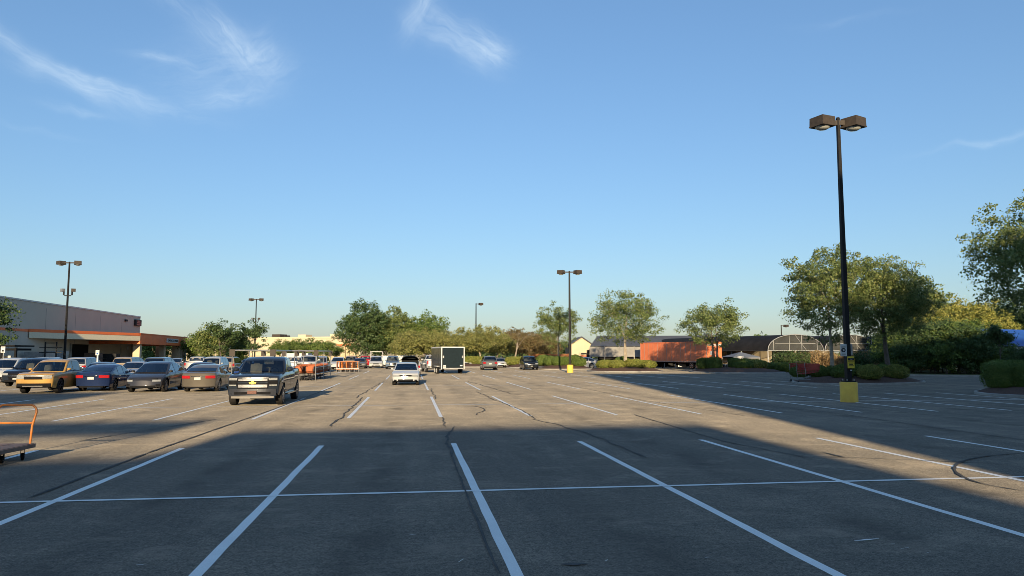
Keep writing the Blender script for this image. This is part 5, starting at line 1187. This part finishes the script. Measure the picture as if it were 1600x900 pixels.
def tree_meshes(seed, H, R, th, tr, clumps, per, leaf, lm, bm, hollow=.35, rc=.55, multi=1, shape=1.0, gapf=.35, lean=0):
    rs = np.random.RandomState(seed); r = random.Random(seed); wood = MB(); cz = th + (H - th) * .52; rz_ = (H - th) * .54
    tips = []
    for k in range(multi):
        dx, dy = (r.uniform(-.25, .25), r.uniform(-.25, .25)) if multi > 1 else (0, 0)
        n = 7; pts, rad = [], []; topz = th + (H - th) * .55
        ex, ey = (r.uniform(-.3, .3) * R + lean, r.uniform(-.3, .3) * R)
        for i in range(n):
            t = i / (n - 1); pts.append((dx + ex * t ** 1.6 + r.uniform(-.05, .05) * (i > 0), dy + ey * t ** 1.6 + r.uniform(-.05, .05) * (i > 0), topz * t)); rad.append(tr * (1.35 if i == 0 else 1) * (1 - .78 * t) / (1 if multi == 1 else 1.3))
        wood.path(pts, rad, 7); tips.append((pts, rad))
    C = []
    nl = 9 if multi == 1 else 5
    for pts, rad in tips:
        for k in range(nl):
            t = r.uniform(.52, 1.0) if k else .9; i = min(len(pts) - 2, int(t * (len(pts) - 1))); p = Vector(pts[i]).lerp(Vector(pts[i + 1]), t * (len(pts) - 1) - i)
            if p.z < th * .8: p = Vector(pts[-3])
            a = 2 * math.pi * (k / nl) + r.uniform(-.4, .4); e = r.uniform(.1, .9)
            tgt = Vector((math.cos(a) * math.cos(e) * R * .86, math.sin(a) * math.cos(e) * R * .86, cz + math.sin(e) * rz_ * .8 - .15 * rz_))
            mid = p.lerp(tgt, .5) + Vector((r.uniform(-.2, .2), r.uniform(-.2, .2), r.uniform(.0, .5)))
            r0 = rad[i] * .55; wood.path([p, p.lerp(mid, .55) + Vector((0, 0, .12)), mid, mid.lerp(tgt, .55), tgt], [r0, r0 * .8, r0 * .55, r0 * .35, r0 * .12], 5)
            for q in range(4):
                s0 = mid.lerp(tgt, r.uniform(0, .8)); ee = s0 + Vector((r.uniform(-1, 1), r.uniform(-1, 1), r.uniform(-.2, .9))) * R * .33
                wood.path([s0, s0.lerp(ee, .5) + Vector((0, 0, .1)), ee], [r0 * .35, r0 * .22, r0 * .08], 4); C += [ee, s0.lerp(ee, .5)]
            C += [tgt, mid.lerp(tgt, .5)]
    C = [c for c in C]
    off = rs.uniform(0, 50, 3)
    from mathutils import noise as mn
    tries = 0
    while len(C) < clumps and tries < clumps * 30:
        tries += 1; d = Vector(rs.normal(0, 1, 3)).normalized(); rad_ = hollow + (1 - hollow) * rs.uniform() ** .6
        bump = 1 + .30 * mn.noise(d * 1.7 + Vector(off)) + .16 * mn.noise(d * 4 + Vector(off))
        zf = d.z if d.z > 0 else d.z * .85
        p = Vector((d.x * R * rad_ * bump, d.y * R * rad_ * bump, cz + zf * rz_ * rad_ * bump))
        if shape != 1.0: k = 1 - (1 - shape) * max(0, (p.z - cz) / rz_); p.x *= k; p.y *= k
        if mn.noise(p * .55 + Vector(off)) < -gapf * .45: continue
        C.append(p)
    C = np.array([tuple(c) for c in C[:clumps]]); nC = len(C); rcs = rs.uniform(.6, 1.25, nC) * rc
    idx = np.repeat(np.arange(nC), per); n = len(idx)
    o = rs.normal(0, 1, (n, 3)); o /= np.linalg.norm(o, axis=1)[:, None]; o *= (rs.uniform(0, 1, n) ** .45)[:, None] * rcs[idx][:, None]; o[:, 2] *= .72
    P = C[idx] + o; ctr = np.array([0, 0, cz]); N = (P - ctr); N /= np.linalg.norm(N, axis=1)[:, None] + 1e-9; N = N * .5 + o / (np.linalg.norm(o, axis=1)[:, None] + 1e-9) * .7; N[:, 2] += .25
    sz = rs.uniform(.55, 1.25, n) * leaf
    keep = P[:, 2] > th * .55
    return wood.mesh('trunk', bm, 50), leaf_mesh('crown', P[keep], N[keep], sz[keep], lm, rs)
TM = {}
def tree(key, spec, px, d, label, rz=0.0, s=1.0, group=None, name='tree', cat='tree', sz=None, dz=0.0, lm=None):
    if key not in TM: TM[key] = tree_meshes(**spec)
    p = B(px, d); t = tag(empty(name, (p.x, p.y, dz), rz), label, cat, group); t.scale = (s, s, sz or s)
    a, b = TM[key]; link('trunk', a, t); link('crown', b, t, lm)
    return t
def sp(seed, H, R, th, tr, clumps, per, leaf, lm, bm=M_BARK, **k): return dict(seed=seed, H=H, R=R, th=th, tr=tr, clumps=clumps, per=per, leaf=leaf, lm=lm, bm=bm, **k)
gi = 'oaks on the planted islands'
tree('r1', sp(11, 9.5, 3.5, 2.3, .17, 440, 54, .085, L_OAK, M_BARK, rc=.52), 1300, 54.5, 'open-crowned oak left of and behind the tall lamp post', .5, group=gi, dz=.3)
tree('r2', sp(12, 8.7, 3.35, 2.4, .22, 540, 54, .085, L_OAK, M_BARKD, rc=.55, gapf=.8), 1386, 55.5, 'dense rounded oak just right of the tall lamp post', 1.2, group=gi, dz=.3)
tree('r3', sp(13, 10.8, 4.2, 3.4, .22, 560, 54, .085, L_OAK, M_BARKD, rc=.6), 1645, 42, 'tall oak cut off by the right edge', 2.2, group=gi, dz=.3)
tree('m1', sp(14, 7.7, 4.0, 2.0, .24, 300, 40, .10, L_OAK, M_BARKD, rc=.62, multi=2), 1119, 85, 'oak with dark forked trunk in front of the orange trailer', .3, group=gi, dz=.4)
tree('m2', sp(15, 9.3, 4.3, 2.2, .24, 380, 42, .10, L_OAK, M_BARK, rc=.65), 977, 87, 'broad oak with pale trunk left of the orange trailer', 2.0, group=gi, dz=.4)
tree('m3', sp(16, 8.6, 3.4, 2.3, .13, 250, 42, .10, L_OAK, M_BARK, rc=.55, multi=2), 873, 100, 'sparse oak with slim pale trunk behind the middle lamp post', 1.0, group=gi, dz=.4)
tree('m4', sp(17, 6.6, 2.9, 1.6, .14, 60, 26, .11, L_BROWN, M_BARK, rc=.45, multi=2), 806, 113, 'thin half-bare tree with browning leaves by the black SUV', 1.0, dz=.3)
tree('w1', sp(18, 5.9, 3.4, 1.4, .17, 260, 36, .13, L_OLIVE, M_BARK, rc=.7), 752, 118, 'low pale-trunked tree behind the grey SUV', .4, group='low olive trees along the far edge', dz=.3)
go = 'low olive trees along the far edge'
OL = [(690, 120, .95, 'low olive tree behind the cargo trailer, left side'), (720, 128, 1.02, 'low olive tree behind the cargo trailer, right side'), (735, 135, 1.0, 'olive tree under the single-head lamp, back row'), (775, 124, 1.0, 'low olive tree right of the single-head lamp'),
      (648, 122, .95, 'olive tree behind the raised tailgate'), (668, 126, 1.0, 'olive tree left of the cargo trailer, under the deep green tree'), (786, 134, .95, 'olive tree behind the white hatchback by the grey SUV'), (632, 134, .9, 'small olive tree between two tall trees')]
TM['w2'] = tree_meshes(**sp(19, 6.0, 3.5, 1.3, .17, 240, 34, .14, L_OLIVE, M_BARK, rc=.75))
for i, (px, d, s_, lab) in enumerate(OL): tree('w1' if i % 2 else 'w2', None, px, d, lab, i * 1.3, s_, go, dz=.1)
tree('w2', None, 832, 128, 'brownish tree behind the black SUV', 2.2, .95, 'browning trees behind the black SUV', dz=.1, lm=L_BROWN)
tree('w1', None, 852, 134, 'browning tree left of the slim pale oak', 3.0, .9, 'browning trees behind the black SUV', dz=.1, lm=L_BROWN)
tree('w2', None, 815, 138, 'dull brown tree behind the half-bare one', 4.2, 1.0, 'browning trees behind the black SUV', dz=.1, lm=L_BROWN)
gd = 'tall deep green trees behind the parked cars'
tree('d1', sp(21, 12.0, 5.9, 1.7, .35, 560, 36, .19, L_DEEP, M_BARKD, rc=.95, gapf=1.2, shape=.72), 571, 148, 'tallest dark green tree beside the cream department store', .3, group=gd)
tree('d2', sp(22, 10.8, 4.6, 1.6, .3, 420, 34, .18, L_DEEP, M_BARKD, rc=.85, gapf=.7, shape=.8), 616, 150, 'tall green tree in the middle of the three behind the lot', 1.3, group=gd, lm=L_OAK)
tree('d3', sp(23, 10.0, 5.0, 1.6, .3, 440, 34, .18, L_DEEP, M_BARKD, rc=.9, gapf=.7), 667, 152, 'rightmost of the three tall trees behind the lot', 2.3, group=gd, lm=L_BUSH)
tree('d2', None, 595, 156, 'green tree tucked behind between the tallest and the middle tree', 3.0, .86, group=gd)
tree('d3', None, 642, 158, 'green tree tucked behind between the middle and right tall trees', 3.9, .85, group=gd)
gl = 'small dark trees by the left rows'
tree('l1', sp(24, 7.2, 2.6, 1.5, .13, 150, 34, .13, L_DEEP, M_BARKD, rc=.6, gapf=.4), 394, 112, 'slender dark tree in front of the far twin-head lamp', .2, group=gl)
tree('l2', sp(25, 6.3, 2.9, 1.0, .16, 230, 34, .14, L_BUSH, M_BARKD, rc=.7, gapf=.7), 330, 110, 'bushy green tree right of the pickup canopy', 1.2, group=gl, lm=L_OAK)
tree('l2', None, 308, 118, 'bushy tree just right of the pickup canopy sign', 2.4, .85, gl)
tree('l1', None, 345, 108, 'small upright dark tree between canopy and charcoal pickup', 3.3, .98, gl)
tree('l2', None, 372, 116, 'dark bushy tree above the cart sign post', 4.4, .78, gl)
tree('l2', None, 237, 132, 'tree seen under the pickup canopy, left opening', .4, .85, gl)
tree('l2', None, 262, 136, 'tree seen under the pickup canopy, right opening', 1.9, .8, gl)
tree('l1', None, -25, 68, 'dark tree cut off by the left edge', .9, 1.05, gl)
gt = 'green trees in front of the department store'
for i, (px, d, s_, lab) in enumerate(((438, 172, .85, 'leftmost round green tree before the department store'), (462, 176, .92, 'second green tree before the department store'), (484, 172, .9, 'third green tree before the department store'), (505, 170, .86, 'fourth green tree before the department store'), (522, 176, .72, 'rightmost small green tree before the department store'))):
    tree('w2' if i % 2 else 'w1', None, px, d, lab, i * 1.1, s_, gt, lm=L_BUSH)
# wood at the right
gw = 'wild trees at the right verge'
WD = [(1438, 92, 1.0, 'd2', L_OAK, 'wild tree behind the dense oak'), (1478, 96, .86, 'd3', L_DEEP, 'dark wild tree left of the sunlit yellow-green one'), (1512, 88, .82, 'd3', L_YELL, 'sunlit yellow-green tree above the dark hedge'), (1545, 90, .74, 'd2', L_YELL, 'sunlit yellow-green tree next to the blue-roofed shed'),
      (1462, 84, .58, 'd1', L_YELL, 'small sunlit tree directly behind the dense oak'), (1590, 98, .80, 'd1', L_DEEP, 'dark wild tree behind the blue-roofed shed'), (1640, 92, .9, 'd2', L_DEEP, 'dark wild tree beyond the right edge'), (1408, 104, .7, 'd3', L_DEEP, 'dark wild tree right of the greenhouses')]
for i, (px, d, s_, key, lm_, lab) in enumerate(WD): tree(key, None, px, d, lab, i * 1.7, s_, gw, 'wild_tree', lm=lm_)
TM['b1'] = tree_meshes(**sp(31, 4.3, 2.9, .2, .08, 300, 44, .10, L_DEEP, M_BARKD, rc=.6, gapf=1.5, multi=2, hollow=.5))
TM['b2'] = tree_meshes(**sp(32, 4.6, 2.6, .2, .08, 280, 44, .10, L_DEEP, M_BARKD, rc=.6, gapf=1.5, multi=2, hollow=.5))
gh = 'overgrown shrubs forming the dark thicket at right'
TH = [(1408, 76, .95), (1432, 74.5, 1.0), (1456, 74, 1.05), (1480, 73, 1.05), (1503, 72.5, 1.08), (1525, 71.5, 1.0), (1545, 71, .8), (1420, 80, 1.1), (1468, 79, 1.2), (1515, 78, 1.2), (1490, 82, 1.3), (1395, 80, .9), (1562, 70, .62), (1585, 69, .55), (1610, 68, .6)]
for i, (px, d, s_) in enumerate(TH):
    lab = f'overgrown shrub in the dark thicket, {ORD[i]} ' + ('from left along its front' if i < 7 else 'counted, behind or beside its front row')
    tree('b1' if i % 2 else 'b2', None, px, d, lab, i * 2.1, s_, gh, 'overgrown_shrub', 'shrub', lm=None if i % 3 else L_BUSH)
tree('sap', sp(33, 4.4, 1.0, 1.2, .05, 70, 40, .08, L_DEEP, M_BARKD, rc=.4, gapf=1.0), 1564, 50, 'slim young tree behind the clipped hedge at right', .3, dz=0)
# distant woods on the skyline
rs = np.random.RandomState(77); P = []
for k in range(900):
    azi = rs.uniform(-38, 50); dd = rs.uniform(290, 380); hgt = (5.5 + 2.2 * math.sin(azi * .55) + 1.6 * math.sin(azi * 1.7 + 1)) * rs.uniform(.7, 1.15)
    c = np.array([math.sin(math.radians(azi)) * dd, math.cos(math.radians(azi)) * dd, 0]); o = rs.normal(0, 1, (70, 3)); o /= np.linalg.norm(o, axis=1)[:, None]
    o *= (rs.uniform(.3, 1, 70) ** .5)[:, None] * np.array([4.2, 4.2, hgt * .55]); P.append(c + o + np.array([0, 0, hgt * .5]))
P = np.concatenate(P); P = P[P[:, 2] > 0]; N = np.tile(np.array([[0, -.6, .6]]), (len(P), 1))
tag(link('distant_woods', leaf_mesh('distant_woods', P, N, rs.uniform(.4, .9, len(P)), L_DEEP, rs)), 'low dark woods along the far skyline', 'woods', kind='stuff')

# shrubs
def shrub_meshes(seed, rx, ry_, h, n, leaf, lm, flat=2.0):
    rs = np.random.RandomState(seed); d = rs.normal(0, 1, (n, 3)); d[:, 2] = np.abs(d[:, 2]) * rs.choice([1, 1, 1, -.45], n); d /= np.linalg.norm(d, axis=1)[:, None]
    e = flat; k = (np.abs(d[:, 0]) ** e + np.abs(d[:, 1]) ** e + np.abs(d[:, 2]) ** e) ** (-1 / e)
    bump = 1 + .05 * np.sin(d[:, 0] * 7 + seed) * np.sin(d[:, 1] * 6) + .04 * np.sin(d[:, 2] * 9 + d[:, 0] * 5) + rs.uniform(-.07, .05, n)
    P = d * (k * bump)[:, None] * np.array([rx, ry_, h * .56]) + np.array([0, 0, h * .44]); P = P[P[:, 2] > .02]; d = d[: len(P)]
    N = P - np.array([0, 0, h * .44]); N /= np.linalg.norm(N, axis=1)[:, None]
    crown = leaf_mesh('foliage', P, N, rs.uniform(.6, 1.2, len(P)) * leaf, lm, rs)
    core = MB(); rows = []
    for i in range(9):
        a = -.9 + (math.pi / 2 + .9) * i / 8; row = []
        for j in range(15):
            b = 2 * math.pi * j / 14; dd = np.array([math.cos(a) * math.cos(b), math.cos(a) * math.sin(b), math.sin(a)]); kk = (np.abs(dd) ** e).sum() ** (-1 / e) * .93
            row.append((dd[0] * kk * rx, dd[1] * kk * ry_, max(.0, dd[2] * kk * h * .56 + h * .44)))
        rows.append(row)
    core.grid(rows); return crown, core.mesh('core', L_BUSH, 60)
SM = {'round': shrub_meshes(1, .78, .75, 1.0, 5200, .045, L_BUSH), 'roundy': shrub_meshes(2, .85, .78, .98, 5200, .045, L_BUSHY), 'box': shrub_meshes(3, 1.25, 1.05, 1.9, 12000, .05, L_BUSH, 4.0), 'low': shrub_meshes(4, 1.3, .9, .95, 6000, .06, L_BUSHY, 2.6)}
def shrub(key, px, d, label, s=1.0, group=None, dz=.25, rz=0, name='clipped_shrub', lm=None):
    p = B(px, d); t = tag(empty(name, (p.x, p.y, dz), rz), label, 'shrub', group); t.scale = (s, s, s); a, b = SM[key]; link('foliage', a, t, lm); link('core', b, t)
    return t
gr = 'rounded shrubs on the island by the tall lamp post'
for i, (key, px, d, s_) in enumerate((('round', 1248, 54.5, .85), ('round', 1278, 54, .9), ('round', 1300, 54.5, .85), ('round', 1316, 51.5, 1.0), ('round', 1338, 53, .95), ('roundy', 1358, 50.5, 1.02), ('round', 1378, 53.5, .95), ('roundy', 1398, 52, 1.0), ('round', 1364, 55, .9))):
    shrub(key, px, d, f'rounded shrub on the island by the tall lamp post, {ORD[i]} from left' if i < 8 else 'small rounded shrub peeking up behind the others right of the lamp base', s_, gr, .32, i * .8)
gb_ = 'clipped block hedges at the right edge'
for i, (px, d, s_) in enumerate(((1568, 37.8, .72), (1600, 37.4, .70), (1640, 37.2, .72))):
    shrub('box', px, d, ('block-shaped dark hedge, leftmost on the right edge island', 'block-shaped dark hedge cut by the right edge of the picture', 'block-shaped dark hedge just beyond the right edge')[i], s_, gb_, .32, i * .3)
gm_ = 'clipped shrubs in front of the orange trailer'
for i, (key, px, d, s_) in enumerate((('box', 1100, 84, .62), ('box', 1116, 83, .66), ('box', 1147, 83, .6), ('box', 1163, 83, .58), ('low', 1178, 82, 1.05), ('round', 1166, 81, .95), ('round', 1155, 81.5, .8))):
    shrub(key, px, d, f'clipped shrub on the island before the orange trailer, {ORD[i]} ' + ('from left' if i < 5 else 'counted, in the front'), s_, gm_, .4, i * .7, lm=L_YELL if i == 4 else None)
g9 = 'yellowish shrubs under the broad oak'
for i, (key, px, d, s_) in enumerate((('low', 948, 86, .95), ('low', 964, 85.5, .95), ('low', 992, 86, 1.05), ('low', 1010, 86.5, .9), ('round', 972, 91, 1.3))):
    shrub(key, px, d, f'yellowish shrub under the broad pale-trunked oak, {ORD[i]} from left' if i < 4 else 'taller loose green shrub behind the others under the broad oak', s_, g9, .42, i)
g8 = 'green shrubs near the middle lamp post'
for i, (key, px, d, s_) in enumerate((('round', 861, 100, 1.35), ('round', 873, 99, 1.3), ('round', 882, 99.5, 1.25), ('round', 898, 100, 1.5), ('round', 904, 99, 1.3), ('round', 849, 104, 1.5))):
    shrub(key, px, d, f'round green shrub near the middle lamp post, {ORD[i]} from left' if i < 5 else 'round green shrub behind the black SUV, left of the lamp post', s_, g8, .4, i)
g7 = 'long low hedges on the far islands'
for i, (px, d, s_, lab) in enumerate(((738, 117, 1.3, 'low green hedge left of the grey SUV'), (748, 117, 1.25, 'low green hedge touching the grey SUV'), (802, 111, 1.25, 'low hedge under the half-bare tree, left half'), (812, 111, 1.25, 'low hedge under the half-bare tree, right half'), (725, 118, 1.2, 'low green hedge right behind the cargo trailer'))):
    shrub('low', px, d, lab, s_, g7, .4, i * .9)
g6 = 'dark hedge before the greenhouses'
for i in range(8): shrub('round', 1190 + i * 8.5, 86 - i * .5, f'dark low hedge bush by the greenhouses, {ORD[i]} from left', 1.05, g6, 0, i)
shrub('low', 197, 76, 'bright green low bush right of the red lattice barrier', 1.1, None, 0, 0)
# straw-coloured and leafy stock plants in front of the greenhouses
def stock_meshes(seed, w_, h, n, leaf, lm):
    rs = np.random.RandomState(seed); P = np.stack([rs.uniform(-w_, w_, n), rs.uniform(-.7, .7, n), rs.uniform(0, 1, n) ** .8 * h], 1)
    P[:, 2] *= .6 + .4 * np.sin(P[:, 0] * 5 + seed) ** 2 + rs.uniform(-.1, .1, n); N = np.tile([[0, -.6, .4]], (n, 1)); c = leaf_mesh('foliage', P, N, rs.uniform(.6, 1.3, n) * leaf, lm, rs)
    m = MB()
    for i in range(14): x = rs.uniform(-w_, w_); m.tube((x, rs.uniform(-.5, .5), 0), (x + rs.uniform(-.2, .2), rs.uniform(-.5, .5), h * .8), .02, .008, 4)
    return c, m.mesh('stems', M_BARKD)
KM = {'straw': stock_meshes(5, 1.5, 1.9, 2600, .10, L_STRAW), 'green': stock_meshes(6, 1.3, 2.3, 2400, .10, L_DEEP)}
gs = 'stock plants in front of the greenhouses'
for i in range(10):
    px = 1262 + i * 20.5; p = B(px, 90 - (i % 3)); t = tag(empty('stock_plants', (p.x, p.y, 0), .3 * (i % 4)), f'row of straw-coloured stock plants by the greenhouses, {ORD[i]} from left', 'plants', gs); t.scale = (1, 1, 1.15 + .12 * (i % 2))
    link('foliage', KM['straw'][0], t); link('stems', KM['straw'][1], t)
for i, px in enumerate((1222, 1236, 1256, 1345)):
    p = B(px, 88.5 - i % 2); t = tag(empty('stock_plants', (p.x, p.y, 0), .5 * i), f'tall dark leafy stock plants by the greenhouse, {ORD[i]} from left', 'plants', gs); link('foliage', KM['green'][0], t); link('stems', KM['green'][1], t)
